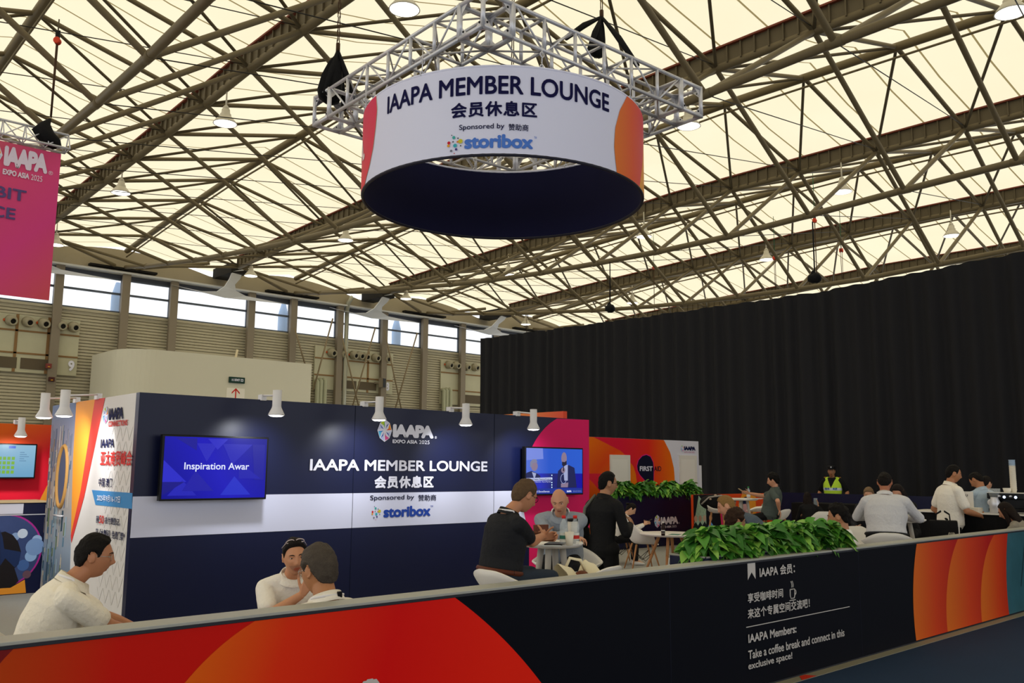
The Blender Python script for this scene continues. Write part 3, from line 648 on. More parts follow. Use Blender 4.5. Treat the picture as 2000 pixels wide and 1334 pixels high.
wtext('storibox', (748, 1011), (840, 1008), 22, mat('sponsor blue', '2244a0', .5), .03); wtext('™', (840, 990), (845, 990), 3, MATS['sponsor blue'], 0)
p = lo(737, 1000); dots_mark((p.x - .02, -.005, p.z), X, Z, .064, st)
# side panel: poster with photo strip, orange and red blades, white ground
sd = thing('side_poster_wall', 'tall white poster wall with orange and red blades and Chinese text', 'exhibition wall', (WX, WY, 0)); SY = 12.87 - WY
so = lambda px, py: onx(px, py, WX) - V((WX, WY, 0)); LX = V((0, -1, 0))
b = MB(); b.box(0, .102, 0, .1, SY, WZ); b.build('panel', mat('poster white', 'd9d4d0', .45), sd)
def sprint(name, pts, m, off=.004):
    b = MB(); q = [so(*p) for p in pts]; b.prism([(-off, p.y, min(max(p.z, .01), WZ - .002)) for p in q], (.003, 0, 0)); return b.build(name, m, sd)
sprint('orange_blade', [(150, 780), (186.5, 776), (165, 960), (139, 1050), (143, 900)], mat('blade orange', 'e6942c', .5))
sprint('red_blade', [(186.5, 776), (206, 773), (165, 970), (140, 1060), (139, 1046), (158, 960)], mat('blade red', 'd83c30', .5), .005)
sprint('photo_strip', [(104, 790), (149, 781), (142, 960), (134, 1185), (79, 1158)], grad('photo ground', [(0, '5a6e92'), (.22, '8d8a98'), (.5, 'a39a92'), (.75, '8a97a8'), (1, '4a5c70')], (0, 0, WZ), (0, 0, 0)), .003)
b = MB(); ms = []; rr = random.Random(3); qa, qb = so(104, 790).y, so(149, 781).y
for k in range(150):
    t = rr.random(); z = rr.uniform(.05, 1.95); hgt = rr.uniform(.05, .3) ; y = qa + (qb - qa) * t; wd = rr.uniform(.01, .07)
    col = rr.choice(['6f7488', '8d8590', 'b0a498', '59627c', '7a6a62', 'c3bcb4', '50667e'] if z > .9 else ['3a5468', '5f7e94', '8fa3b0', '2c4656', 'b7aea0', '6a7a58', '4a6478'])
    m = mat('facade ' + col, col, .6)
    if m not in ms: ms.append(m)
    b.mi = ms.index(m); b.prism([(-.0052 - k * 1e-6, y, z), (-.0052 - k * 1e-6, y - wd, z + .01), (-.0052 - k * 1e-6, y - wd, z + hgt), (-.0052 - k * 1e-6, y, z + hgt)], (.001, 0, 0))
b.build('photo_facades', ms, sd)
b = MB(); c = so(123, 930); b.tube([(-.006, c.y + .2 * math.cos(t), c.z + .38 * math.sin(t)) for t in [2 * PI * k / 40 for k in range(41)]], .028, 6, False); b.build('photo_gold_arch', mat('gold print', 'b98a4c', .6), sd)
b = MB(); b.prism([(-.0058, c.y + .18 * math.cos(t), c.z + .36 * math.sin(t)) for t in [2 * PI * k / 32 for k in range(32)]], (.001, 0, 0)); b.build('photo_sky_opening', mat('photo slate', '4a5470', .6), sd)
def stext(s, q0, q1, hpx, m, bold=.01, spacing=1.0):
    a, c = so(*q0), so(*q1); h = so(q0[0], q0[1] - hpx).z - a.z
    lettering(s, (-.006, a.y, a.z), LX, Z, abs(c.y - a.y), h, m, sd, bold, spacing=spacing)
PINK = mat('poster navy', '1a2048', .6, spec=.08); PRED = mat('poster red', 'd0322e', .5)
a, c = so(213, 821), so(242, 820); emblem((-.006, so(208, 811).y, so(208, 811).z), LX, Z, .085, sd, ry=.1)
stext('IAAPA', (214, 821), (242, 819), 23, PINK, .03, .86); stext('CONNECTIONS', (213, 834), (250, 833), 11, PRED, .02)
stext('IAAPA', (198, 875), (224, 875), 17, PINK, .016); stext('亚太商贸峰会', (197, 910), (258, 911), 29, PRED, .016)
stext('中国 澳门', (194, 950), (220, 951), 17, PINK, .01)
sprint('blue_ribbon', [(180, 957), (259, 963), (258, 994), (187, 986)], mat('ribbon blue', '3a86c0', .5), .004)
stext('2025年9月16-17日', (191, 978), (236, 983), 13, mat('ribbon text', 'e8f0ff', .5), .006)
stext('前', (189, 1021), (195, 1022), 15, PINK, .008); stext('50', (195, 1022), (204, 1023), 16, PRED, .012); stext('名付费登记，', (206, 1023), (236, 1027), 14, PINK, .006)
stext('享《水舞间》免费门票*', (188, 1046), (245, 1053), 15, PINK, .006)
b = MB()
for k in range(4):
    for j in range(12):
        y, z = .22 + k * .2, .15 + j * .16
        for s in (-1, 1): b.prism([(-.0035, y, z), (-.0035, y + .01, z), (-.0035, y + .01 + s * .09, z + .15), (-.0035, y + s * .09, z + .15)], (.001, 0, 0))
b.build('diamond_pattern', mat('poster pattern', 'e0dcd8', .5), sd)
b = MB(); p = so(118, 1007); b.tube([(0, p.y - .14, p.z), (-.04, p.y - .14, p.z), (-.04, p.y + .14, p.z), (0, p.y + .14, p.z)], .012, 8); b.build('door_handle', ALU, sd)
# ------------------------------------------------------------------ arm spotlights
SPW = mat('spot housing', 'd8d6d8', .4); SPL = mat('spot lens', 'ffffff', .3, emit=9)
def arm_spot(base, out, label, power=70):
    """clamp on the wall edge, arm, bell head; out = vector from clamp to head"""
    o = thing('arm_spotlight', label, 'spotlight', base, 0, 'arm spotlights'); out = V(out)
    b = MB(); b.box(-.03, -.04, -.04, .03, .06, .03); b.build('clamp', SPW, o)
    b = MB(); b.tube([(0, 0, .02), out + V((0, 0, .06))], .011, 8); b.build('arm', SPW, o)
    b = MB(); b.lathe([(.001, .12), (.05, .12), (.05, -.06), (.055, -.08), (.09, -.15), (.092, -.165), (.07, -.16)], out, 20, False); b.build('head', SPW, o)
    b = MB(); b.lathe([(.088, -.158), (.06, -.175), (.001, -.18)], out, 20, False); b.build('lens', SPL, o)
    ld = bpy.data.lights.new('spot', 'SPOT'); ld.energy = power; ld.spot_size = 1.9; ld.spot_blend = 1; ld.shadow_soft_size = .07; ld.color = (.93, .96, 1)
    l = bpy.data.objects.new('spot_bulb', ld); COL.objects.link(l); l.parent = o; l.location = out + V((0, 0, -.2))
    tgt = V((out.x * -.1 if abs(out.x) > .2 else out.x, .0, -.9)) if abs(out.y) > abs(out.x) else V((0, 0, -.9))
    l.rotation_euler = (tgt - l.location).to_track_quat('-Z', 'Y').to_euler()
for (cx, cy), (hx, hy), lab in (((513, 781), (541, 783), 'leftmost of the four arm spotlights on the navy lounge wall'), ((712, 793), (741, 794), 'second of the four arm spotlights, above the wheel emblem'), ((880, 802), (910, 806), 'third of the four arm spotlights on the navy lounge wall'), ((1010, 813), (1042, 816), 'rightmost arm spotlight, beside the magenta corner')):
    base = ony(cx, cy, WY); base.z = WZ + .03; hd = ony(hx, hy, WY - .62); arm_spot(base, (hd.x - base.x, -.62, hd.z - base.z), lab)
for (cx, cy), (hx, hy), lab in (((192, 778), (127, 783), 'upper of the two arm spotlights on the white poster wall'), ((150, 785), (88, 788), 'lower left of the two arm spotlights on the poster wall')):
    base = onx(cx, cy, WX); base.z = WZ + .03; hd = onx(hx, hy, WX - .55); arm_spot(base, (-.55, hd.y - base.y, hd.z - base.z), lab)
# ------------------------------------------------------------------ screens
def tv(label, corners, y, draw, th=.07, yoff=.09):
    ps = [ony(px, py, y) for px, py in corners]; x0, x1 = (ps[0].x + ps[3].x) / 2, (ps[1].x + ps[2].x) / 2; z1, z0 = (ps[0].z + ps[1].z) / 2, (ps[2].z + ps[3].z) / 2
    o = thing('wall_screen', label, 'screen', (x0, y, z0)); wd, h = x1 - x0, z1 - z0
    b = MB(); b.box(0, 0, 0, wd, th, h, .008); b.build('housing', BLACK, o)
    b = MB(); b.box(wd * .3, th, h * .3, wd * .7, th + yoff, h * .7); b.build('bracket', BLACK, o)
    e = .022; g = draw(o, wd, h, e); return o
def flat(name, pts, m, par, y): b = MB(); b.prism([(x, y, z) for x, z in pts], (0, .0008, 0)); return b.build(name, m, par)
def em(name, c, s=1.0): return mat('screen ' + name, c, .3, emit=s)
def rect(x0, z0, x1, z1): return [(x0, z0), (x1, z0), (x1, z1), (x0, z1)]
def draw1(o, wd, h, e):
    flat('display', rect(e, e, wd - e, h - e), grad('screen blue', [(0, '0a0a8c'), (.5, '1a14c0'), (1, '0c0a90')], (0, 0, 0), (wd, 0, h), .3, .9), o, -.002)
    W, H = wd - 2 * e, h - 2 * e; P = lambda q: [(e + W * x, e + H * y) for x, y in q]
    for k, (q, c) in enumerate([([(0, .62), (.22, .27), (0, .27)], '2a2ad8'), ([(.05, .05), (.32, .05), (.18, .3)], '2222c4'), ([(.55, .05), (.85, .05), (.68, .36)], '2430d8'), ([(.18, .12), (.48, .12), (.3, .45)], '1c18b4'), ([(.1, .98), (.3, .98), (.3, .78)], '1410a0'), ([(.3, .9), (.5, .9), (.4, .6)], '2826cc'), ([(.55, .9), (.85, .9), (.65, .55)], '201ec4'), ([(.85, .9), (.98, .9), (.98, .3), (.88, .3)], '1612a8'), ([(.4, .98), (.6, .98), (.5, .8)], '2c2ad4'), ([(.72, .6), (.95, .32), (.72, .32)], '1a18bc'), ([(0, .27), (.2, .27), (.0, .05)], '100c90')]):
        flat('display_shape', P(q), em('tri ' + c, c, .8), o, -.003 - k * .0002)
    lettering('Inspiration Awar', (wd * .2, -.007, h * .44), X, Z, wd * .61, h * .14, em('text', 'dfe4ff', 1), o, .01)
SK1, SUIT = em('skin', '9a86a0', .75), em('suit', '232a66', .6)
def draw2(o, wd, h, e):
    flat('display', rect(e, h * .45, wd - e, h - e), grad('screen sky', [(0, '5a78e0'), (.4, '2a5ad0'), (1, '2c60d4')], (0, 0, 0), (wd, 0, 0), .3, .9), o, -.002)
    flat('display', rect(e, h * .14, wd - e, h * .45), grad('screen stage', [(0, '28308a'), (.25, '2a34c8'), (.45, '222878'), (1, '1412b0')], (0, 0, 0), (wd, 0, 0), .3, .8), o, -.002)
    flat('display', rect(e, e, wd - e, h * .14), em('foot', '2038a0', .8), o, -.002)
    P = lambda q: [(x * wd, y * h) for x, y in q]; el = lambda cx, cy, rx, ry: [(wd * (cx + rx * math.cos(t)), h * (cy + ry * math.sin(t))) for t in [2 * PI * k / 20 for k in range(20)]]
    F = lambda n, q, m, y: flat(n, q, m, o, y)
    F('display_shape', P([(.02, .72), (.3, .75), (.29, .97), (.02, .97)]), em('haze', '7a8ee6', .9), -.0025)
    F('display_man', P([(.02, .36), (.02, .46), (.1, .5), (.18, .46), (.25, .4), (.25, .36)]), SUIT, -.003); F('display_man', P([(.11, .48), (.18, .45), (.16, .36), (.14, .36)]), em('shirt', 'b0b8e0', .8), -.0034)
    F('display_man', el(.15, .6, .055, .1), SK1, -.0036); F('display_man', P([(.08, .58), (.08, .68), (.12, .74), (.18, .74), (.2, .68), (.12, .66), (.105, .58)]), em('grey hair', '8a8aa8', .8), -.004)
    F('display_man', P([(.53, .15), (.55, .5), (.62, .58), (.74, .63), (.84, .57), (.88, .15)]), SUIT, -.003); F('display_man', P([(.64, .6), (.72, .64), (.72, .3), (.66, .3)]), em('shirt', 'b0b8e0', .8), -.0034)
    F('display_man', el(.655, .77, .048, .13), SK1, -.0036); F('display_man', P([(.62, .7), (.62, .62), (.655, .6), (.7, .64), (.7, .72), (.66, .69)]), em('beard', '2c2840', .6), -.004)
    F('display_man', el(.64, .52, .035, .06), SK1, -.0042); F('display_shape', P([(.635, .5), (.655, .5), (.65, .62), (.64, .62)]), em('microphone', '10101c', .3), -.0044)
    b = MB(); b.tube([(x, -.004, z) for x, z in el(.645, .34, .05, .1)], .004, 5, False); b.build('display_shape', em('trophy', 'a8b4e8', .8), o)
    F('display_man', P([(.6, .16), (.72, .16), (.73, .26), (.6, .24)]), SK1, -.0042)
    F('display_shape', P([(.02, .29), (.45, .31), (.45, .37), (.02, .355)]), em('caption', 'c0c8ec', .9), -.0046)
    lettering('Most Creative Theatrical Production', (wd * .07, -.005, h * .315), X, Z, wd * .37, h * .03, em('caption ink', '24286a', .4), o, .01)
    lettering('Live Operation - Pay to Play Hub', (wd * .12, -.005, h * .26), X, Z, wd * .3, h * .03, em('text', 'dfe4ff', 1), o, 0)
    lettering('Brand Excellence', (wd * .1, -.004, h * .06), X, Z, wd * .3, h * .04, em('text', 'dfe4ff', 1), o, .0)
    lettering('IAAPA', (wd * .7, -.004, h * .055), X, Z, wd * .08, h * .04, em('text', 'dfe4ff', 1), o, .03); lettering('BRASS RING', (wd * .81, -.004, h * .055), X, Z, wd * .15, h * .035, em('faint', '7a90d0', .8), o, 0)
    for z in (.4, .33, .25, .2, .15): F('display_shape', rect(wd * .435, h * z, wd * .45, h * (z + .025)), em('light dot', 'c8e4ff', 1.2), -.0048)
tv('dark blue wall screen reading Inspiration Awar', ((317, 849), (524, 853), (521, 975), (312, 979)), WY - .16, draw1)
tv('wall screen with two men in suits on the magenta corner', ((1026, 870), (1140, 877), (1138, 966), (1025, 968)), WY - .16, draw2)
# ================================================================== low barrier in front
BZ, BT = .963, .14
br = thing('low_barrier', 'long low navy barrier with red and orange discs and white text', 'barrier', (0, BY, 0))
bo = lambda px, py: ony(px, py, BY) - V((0, BY, 0))
b = MB(); b.box(-3, 0, .012, 14, BT, BZ - .02); b.build('panel', mat('barrier navy', '080a14', .6, spec=.08), br)
b = MB(); b.box(-3, -.006, BZ - .016, 14, BT + .006, BZ, .003); b.build('top_rail', mat('grey metal rail', 'a8a8a0', .4, .2), br)
b = MB(); b.box(-3, -.008, BZ - .028, 14, 0, BZ - .014); b.box(-3, -.006, 0, 14, .002, .014); b.build('rail_lip', mat('dark rail lip', '2a2c34', .5), br)
b = MB(); b.box(-3, -.1, .0, 14, -.004, .004); b.build('floor_tape', mat('grey tape', '8a8674', .7), br)
ZT = BZ - .03
def arc_x(pts):
    """edge curve x(z) of a printed disc through three measured points"""
    p = [bo(*q) for q in pts]; ux, uz, r = circ(*p); side = 1 if p[1].x > ux else -1
    return lambda z: ux + side * math.sqrt(max(r * r - (z - uz) ** 2, 0))
def disc(name, fa, fb, z0, z1, m, off):
    b = MB(); n = 30; zs = [z0 + (z1 - z0) * k / n for k in range(n + 1)]
    A = [(fa(z), z) for z in zs]; Bq = [(fb(z), z) for z in zs]
    for k in range(n):
        if Bq[k][0] - A[k][0] > 0 or Bq[k + 1][0] - A[k + 1][0] > 0: b.sheet([(A[k][0], -off, A[k][1]), (max(Bq[k][0], A[k][0]), -off, Bq[k][1]), (max(Bq[k + 1][0], A[k + 1][0]), -off, Bq[k + 1][1]), (A[k + 1][0], -off, A[k + 1][1])])
    b.build(name, m, br)
eA = arc_x(((41, 1254), (20, 1273), (0, 1295))); eL = arc_x(((514, 1203), (437, 1256), (360, 1334))); eR = arc_x(((881, 1162), (942, 1210), (1000, 1266)))
c_ = lambda v: (lambda z: v)
zl = .02
disc('red_disc_print', c_(-2), lambda z: max(eL(z), -2), zl, ZT, grad('dark red print', [(0, '781406'), (.2, 'b84606'), (.55, 'cc1404'), (1, 'd20a04')], (.5, 0, .9), (2.1, 0, .75)), .002)
disc('red_edge_print', c_(-2), lambda z: max(eA(z), -2), zl, ZT, mat('deep red print', '78080c', .5), .003)
disc('orange_disc_print', eL, eR, zl, ZT, grad('orange red print', [(0, 'e6700a'), (.3, 'e83008'), (.6, 'e00a04'), (1, 'f02006')], (1.55, 0, .9), (3.5, 0, .35)), .003)
d1 = arc_x(((1791, 1055), (1783, 1155), (1789.5, 1254))); d2 = arc_x(((1874, 1045), (1851, 1130), (1851, 1240))); d3 = arc_x(((1946, 1038), (1919, 1115), (1918, 1220))); d4 = arc_x(((1968, 1036), (1965, 1115), (1971, 1204)))
for k, (a, c) in enumerate(((d1, d2), (d2, d3), (d3, d4))):
    x0, x1 = a(.5), c(.5); disc('orange_arc_print', a, c, .02, ZT, grad('arc print', [(0, 'd86a1a'), (.5, 'd04014'), (1, 'b41410')], (x0, 0, .5), (x1 + .2, 0, .45)), .003)
disc('teal_print', d4, c_(13.9), .02, ZT, mat('teal photo print', '2f5f6c', .5, vary=.5, vscale=3), .002)
b = MB(); x = bo(1990, 1100).x; b.prism([(x, -.004, .3), (x + .02, -.004, .3), (x + .3, -.004, ZT), (x + .27, -.004, ZT)], (0, .001, 0)); b.build('teal_print_line', mat('dark teal', '16303a', .5), br)
p = bo(1560, 1331); b = MB(); b.prism([(p.x - .12, -.1, .006), (p.x + .1, -.1, .006), (p.x + .06, -.02, .006), (p.x - .02, -.02, .006)], (0, 0, .002)); b.build('red_floor_mark', mat('red tape', 'c83018', .6), br)
BW_ = mat('barrier print white', 'c9c4c0', .5)
def btext(s, q0, q1, hpx, bold, spacing=1.0, m=None):
    a, c = bo(*q0), bo(*q1); h = bo(q0[0], q0[1] - hpx).z - a.z
    lettering(s, (a.x, -.003, a.z), X, Z, c.x - a.x, h, m or BW_, br, bold, spacing=spacing)
a, c, e, f = bo(1459, 1092), bo(1474, 1090), bo(1474, 1131), bo(1459, 1133); mid = (e + f) / 2
b = MB(); z0 = (e.z + f.z) / 2; b.prism([(a.x, -.003, ZT), (c.x, -.003, ZT), (c.x, -.003, z0), ((a.x + c.x) / 2, -.003, z0 + .055), (a.x, -.003, z0)], (0, .001, 0)); b.build('bookmark_print', BW_, br)
btext('IAAPA', (1482, 1127), (1518, 1123), 17, .018); btext('会员：', (1522, 1123), (1551, 1119), 20, .016)
btext('享受咖啡时间', (1459, 1178), (1528, 1168), 19, .014, 1.05); btext('来这个专属空间交流吧！', (1459, 1209), (1580, 1186), 20, .014, 1.05)
btext('IAAPA Members:', (1460, 1256), (1554, 1238), 17, .018); btext('Take a coffee break and connect in this', (1460, 1288), (1648, 1249), 17.5, .012); btext('exclusive space!', (1460, 1312), (1546, 1292), 18, .012)
a, c = bo(1457, 1225), bo(1659, 1185); b = MB(); zc = (a.z + c.z) / 2; b.box(a.x, -.003, zc - .003, c.x, -.002, zc + .003); b.build('rule_line', BW_, br)
c = bo(1547, 1160); b = MB(); r = .0045; cs = .68
cup = [(-.05, .055), (-.05, -.02), (-.035, -.05), (.035, -.05), (.05, -.02), (.05, .055), (-.05, .055)]
b.tube([(c.x + x * cs, -.003, c.z + z * cs) for x, z in cup], r, 4, False); b.tube([(c.x + (.05 + .03 * math.sin(t)) * cs, -.003, c.z + (.015 + .028 * math.cos(t)) * cs) for t in [PI * k / 8 for k in range(9)]], r, 4, False)
b.tube([(c.x - .065 * cs, -.003, c.z - .072 * cs), (c.x + .065 * cs, -.003, c.z - .072 * cs)], r, 4)
for s in (-.015, .015): b.tube([(c.x + (s + .01 * math.sin(z * 60)) * cs, -.003, c.z + (.075 + z) * cs) for z in (0, .02, .04, .06, .075)], r * .8, 4)
b.build('cup_print', BW_, br)
a, c = bo(708, 1334), bo(783, 1320); lettering('IAAPA', (a.x - 1.0, -.005, bo(745, 1321).z - .215), X, Z, c.x - a.x + 1.0, .215, BW_, br, .045, spacing=.86)
for px in (1308, 1679):
    x = bo(px, 1150).x; b = MB(); b.box(x - .002, -.001, .02, x + .002, 0, ZT); b.build('panel_seam', mat('seam navy', '0c1228', .6), br)
# ================================================================== planters with pothos
LEAF = [mat('leaf green', '4c8a2e', .35, vary=.25, vscale=9), mat('leaf backlit green', '80b048', .35, vary=.2, vscale=9), mat('leaf dark green', '336a26', .35, vary=.2, vscale=9), mat('leaf stem', '7a9a4a', .5)]  # the lighter green is mixed in so some leaves look lit from behind
def plant_me(seed, hgt, spread, n, ls):
    r = random.Random(seed); b = MB()
    for k in range(n):
        t = r.random() ** .7; ang = r.uniform(0, 2 * PI); base = V((math.cos(ang) * spread * t, math.sin(ang) * spread * .75 * t, hgt * (1 - .75 * t * t) * r.uniform(.55, 1.08)))
        out = V((math.cos(ang + r.uniform(-1.3, 1.3)), math.sin(ang + r.uniform(-1.3, 1.3)), 0)); down = r.uniform(-.5, .5) + .35 * t
        fw = (out * math.cos(down) - Z * math.sin(down)).normalized(); rt = fw.cross(Z).normalized(); rt = (rt + Z * r.uniform(-.7, .7)).normalized(); nm = rt.cross(fw)
        L = ls * r.uniform(.6, 1.25); W = L * .40; b.mi = r.choices((0, 1, 2), (5, 2, 3))[0]; cv = r.uniform(.15, .55)
        rows = []
        for v, wd in ((-.12, .45), (0.05, .95), (.3, 1.0), (.55, .75), (.8, .36), (1, .02)):
            c = base + fw * L * v - nm * (-1) * 0 + Z * (-cv * L * v * v); rows.append([b.bm.verts.new(c - rt * W * wd + nm * W * wd * .35), b.bm.verts.new(c), b.bm.verts.new(c + rt * W * wd + nm * W * wd * .35)])
        for p, q in zip(rows, rows[1:]):
            for j in (0, 1):
                f = b._f([p[j], p[j + 1], q[j + 1], q[j]])
                if f: f.smooth = True
        if k % 3 == 0: b.mi = 3; b.tube([(base.x * .3, base.y * .3, -.02), (base.x * .7, base.y * .7, base.z * .6), tuple(base)], .0035, 4)
    me = b.mesh('foliage')
    for m in LEAF: me.materials.append(m)
    return me
PM = [plant_me(s, .23, .23, 210, .108) for s in (1, 2, 3, 4)]
def plant_row(label, group, pts, sc):
    for k, p in enumerate(pts):
        o = thing('pothos_plant', label, 'plant', p, 0, group)
        f = link('foliage', PM[k % 4], o); f.rotation_euler.z = (k * 1.7) % 6.28; f.scale = (sc, sc, sc)
a, c = ony(1308, 1088, BY + BT + .35), ony(1650, 1066, BY + BT + .02); PX0, PX1, PY0 = a.x, c.x + .12, BY + BT + .01; PZ = .985
fp = thing('planter_trough', 'narrow navy trough standing behind the low barrier, full of leafy plants', 'planter', (PX0, PY0, 0))
b = MB(); L_ = PX1 - PX0; D_ = .34
b.box(0, 0, 0, L_, .02, PZ); b.box(0, D_ - .02, 0, L_, D_, PZ); b.box(0, .02, 0, .02, D_ - .02, PZ); b.box(L_ - .02, .02, 0, L_, D_ - .02, PZ); b.build('trough', NAVY, fp)
b = MB(); b.box(.02, .02, PZ - .12, L_ - .02, D_ - .02, PZ - .05); b.build('soil', mat('dark soil', '2a2018', .9), fp)
b = MB(); b.tube([(0, 0, PZ), (L_, 0, PZ), (L_, D_, PZ), (0, D_, PZ), (0, 0, PZ)], .008, 6, False); b.build('rim', mat('grey metal rail', 'a8a8a0', .4, .2), fp)
n = 13
plant_row('leafy green pothos plant in the trough behind the low barrier', 'pothos plants in the front trough', [(PX0 + .2 + (L_ - .45) * k / (n - 1), PY0 + (.12, .22)[k % 2], PZ - .05) for k in range(n)], 1.0)
# second planter further back with the logo
QY = 12.3; a, c = ony(1209, 1000, QY), ony(1359, 1000, QY); qz = 1.1
bp = thing('planter_box', 'tall navy planter box with wheel emblem and white lettering', 'planter', (a.x, QY, 0)); L2 = c.x - a.x
b = MB(); b.box(0, 0, .01, L2, .02, qz); b.box(0, .4, .01, L2, .42, qz); b.box(0, .02, .01, .02, .4, qz); b.box(L2 - .02, .02, .01, L2, .4, qz); b.build('box', NAVY, bp)
b = MB(); b.box(.02, .02, qz - .12, L2 - .02, .4, qz - .04); b.build('soil', mat('dark soil', '2a2018', .9), bp)
po = lambda px, py: ony(px, py, QY) - V((a.x, QY, 0)); u, v = po(1290, 1025), po(1324, 1025)
logo((u.x, -.004, u.z), X, Z, po(1290, 1010).z - u.z, v.x - u.x, bp, PRW)
plant_row('leafy green pothos plant in the tall planter box with the emblem', 'pothos plants in the tall planter box', [(a.x + .12 + (L2 - .24) * k / 6, QY + (.1, .28)[k % 2], qz - .05) for k in range(7)], 1.3)
# ================================================================== first-aid stand
FY = 13.6; fz = 2.35
fa = thing('first_aid_stand', 'orange and white first-aid stand wall behind the planter box', 'exhibition wall', (0, FY, 0)); fo = lambda px, py: ony(px, py, FY) - V((0, FY, 0))
xa, xb = fo(1140, 860).x - .6, fo(1364, 862).x
b = MB(); b.box(xa, 0, 0, xb, .1, fz); b.build('panel', mat('stand white', 'd8d8e4', .45), fa)
b = MB(); b.box(xb - .02, .1, 0, xb + .25, .14, 1.75); b.build('side_door', WHITE, fa)
def fdisc(name, pl, pr, m, off):
    """print between two polylines of pixel points, top to bottom"""
    A = [fo(*q) for q in pl]; Bq = [fo(*q) for q in pr]; b = MB()
    cl = lambda p: (p.x, -off, min(max(p.z, .01), fz - .001))
    n = 16; sm = lambda c, t: (lambda i, f: c[i].lerp(c[min(i + 1, len(c) - 1)], f))(int(t * (len(c) - 1)), t * (len(c) - 1) - int(t * (len(c) - 1)))
    for k in range(n): b.sheet([cl(sm(A, k / n)), cl(sm(Bq, k / n)), cl(sm(Bq, (k + 1) / n)), cl(sm(A, (k + 1) / n))])
    b.build(name, m, fa)
fdisc('red_print', [(1140, 852), (1140, 900), (1140, 950), (1140, 1080)], [(1296, 858), (1309, 884), (1317, 918), (1322, 1080)], grad('fa red', [(0, 'd81c3a'), (.5, 'e02c20'), (1, 'e8760e')], (fo(1210, 900).x, 0, 0), (fo(1320, 900).x, 0, 0)), .002)
fdisc('orange_print', [(1140, 852), (1140, 900), (1140, 950), (1140, 1080)], [(1160, 854), (1215, 882), (1240, 915), (1262, 1080)], grad('fa orange', [(0, 'e87a10'), (.5, 'e04a18'), (1, 'e87a14')], (xa + .4, 0, fz), (xa + 1.6, 0, .8)), .003)
fdisc('red_lower_print', [(1140, 925), (1160, 945), (1175, 965), (1190, 1080)], [(1200, 925), (1215, 945), (1225, 965), (1230, 1080)], mat('fa crimson', 'd8203a', .5), .0035)
for k, (u, v) in enumerate((((1190, 888), (1229, 889)), ((1326, 889), (1359, 890)))):
    p, q_ = fo(*u), fo(*v); zt = (p.z + q_.z) / 2
    b = MB(); b.box(p.x, -.03, .01, q_.x, 0, zt); b.mi = 1; b.box(p.x + .06, -.034, .06, q_.x - .1, -.03, zt - .1); b.build('door_leaf', [mat('stand door', 'dedad2', .45), mat('stand door panel', 'e6e2da', .45)], fa)
pts = [(1262, 888.5), (1254, 891), (1247, 899), (1244, 910), (1245, 918), (1250, 928), (1259, 938), (1268, 947), (1272, 949.5), (1275, 947), (1276, 940), (1276.5, 915), (1275, 903), (1270, 892)]
b = MB(); C0 = fo(1262, 915); ring_ = [fo(*q) for q in pts]; b.prism([(C0.x + (p.x - C0.x) * 1.06, -.005, C0.z + (p.z - C0.z) * 1.06) for p in ring_], (0, .001, 0)); b.build('drop_edge', mat('magenta print', 'd8208a', .5), fa)
b = MB(); b.prism([(p.x, -.007, p.z) for p in ring_], (0, .001, 0)); b.build('drop_print', mat('drop navy', '12142e', .5), fa)
def ftext(s, q0, q1, hpx, m, bold): p, q_ = fo(*q0), fo(*q1); lettering(s, (p.x, -.005, p.z), X, Z, q_.x - p.x, fo(q0[0], q0[1] - hpx).z - p.z, m, fa, bold, off=.004)
ftext('FIRST', (1249, 920), (1274, 920), 9.5, PRW, .02); ftext('AID', (1277, 920), (1291, 920), 9.5, mat('drop navy', '12142e', .5), .005)
p, q_ = fo(1336, 879.5), fo(1358, 880); logo((p.x, -.003, p.z), X, Z, fo(1336, 871.5).z - p.z, q_.x - p.x, fa, PINK, sub=False, reg=False)
lettering('EXPO ASIA 2025', (p.x, -.003, p.z - .065), X, Z, (q_.x - p.x) * .9, .04, mat('rose print', 'c87aa0', .5), fa, .0)
# orange wall end peeking over the lounge wall
p, q_ = onx(1100, 803, 11.5), onx(968, 809, 11.5); o = thing('stand_wall', 'orange stand wall peeking over the right end of the navy wall', 'exhibition wall', (11.5, p.y, 0))
b = MB(); b.box(0, 0, 0, .1, q_.y - p.y + .8, p.z); b.build('panel', grad('peek orange', [(0, 'e86a3a'), (.5, 'e0503a'), (1, 'e88a4a')], (0, 0, 0), (0, 2, 1)), o)
# photo-printed low partition and long navy low wall
lpA, lpB = dep(1354, 969, 18.6), dep(1512, 963.5, 20.6); d = (lpB - lpA); ang = math.atan2(d.y, d.x); LW = math.hypot(d.x, d.y); lz = 1.12
lp = thing('printed_partition', 'low partition printed with people and orange discs in front of the drape', 'partition', (lpA.x, lpA.y, 0), ang)
b = MB(); b.box(0, 0, 0, LW, .06, lz); b.build('panel', mat('partition orange', 'd84a1e', .5), lp)
def lpp(name, pts, m, off): b = MB(); b.prism([(LW * x, -off, lz * z) for x, z in pts], (0, .001, 0)); return b.build(name, m, lp)
lpp('dark_print', [(.0, 0), (.0, 1), (.23, 1), (.3, .7), (.32, .3), (.3, 0)], mat('print black', '12121a', .5), .002)
lpp('collage_print', [(.01, .55), (.06, .98), (.14, .8), (.14, .4), (.0, .3)], mat('collage green', '9fb8a0', .5, vary=.5, vscale=20), .003)
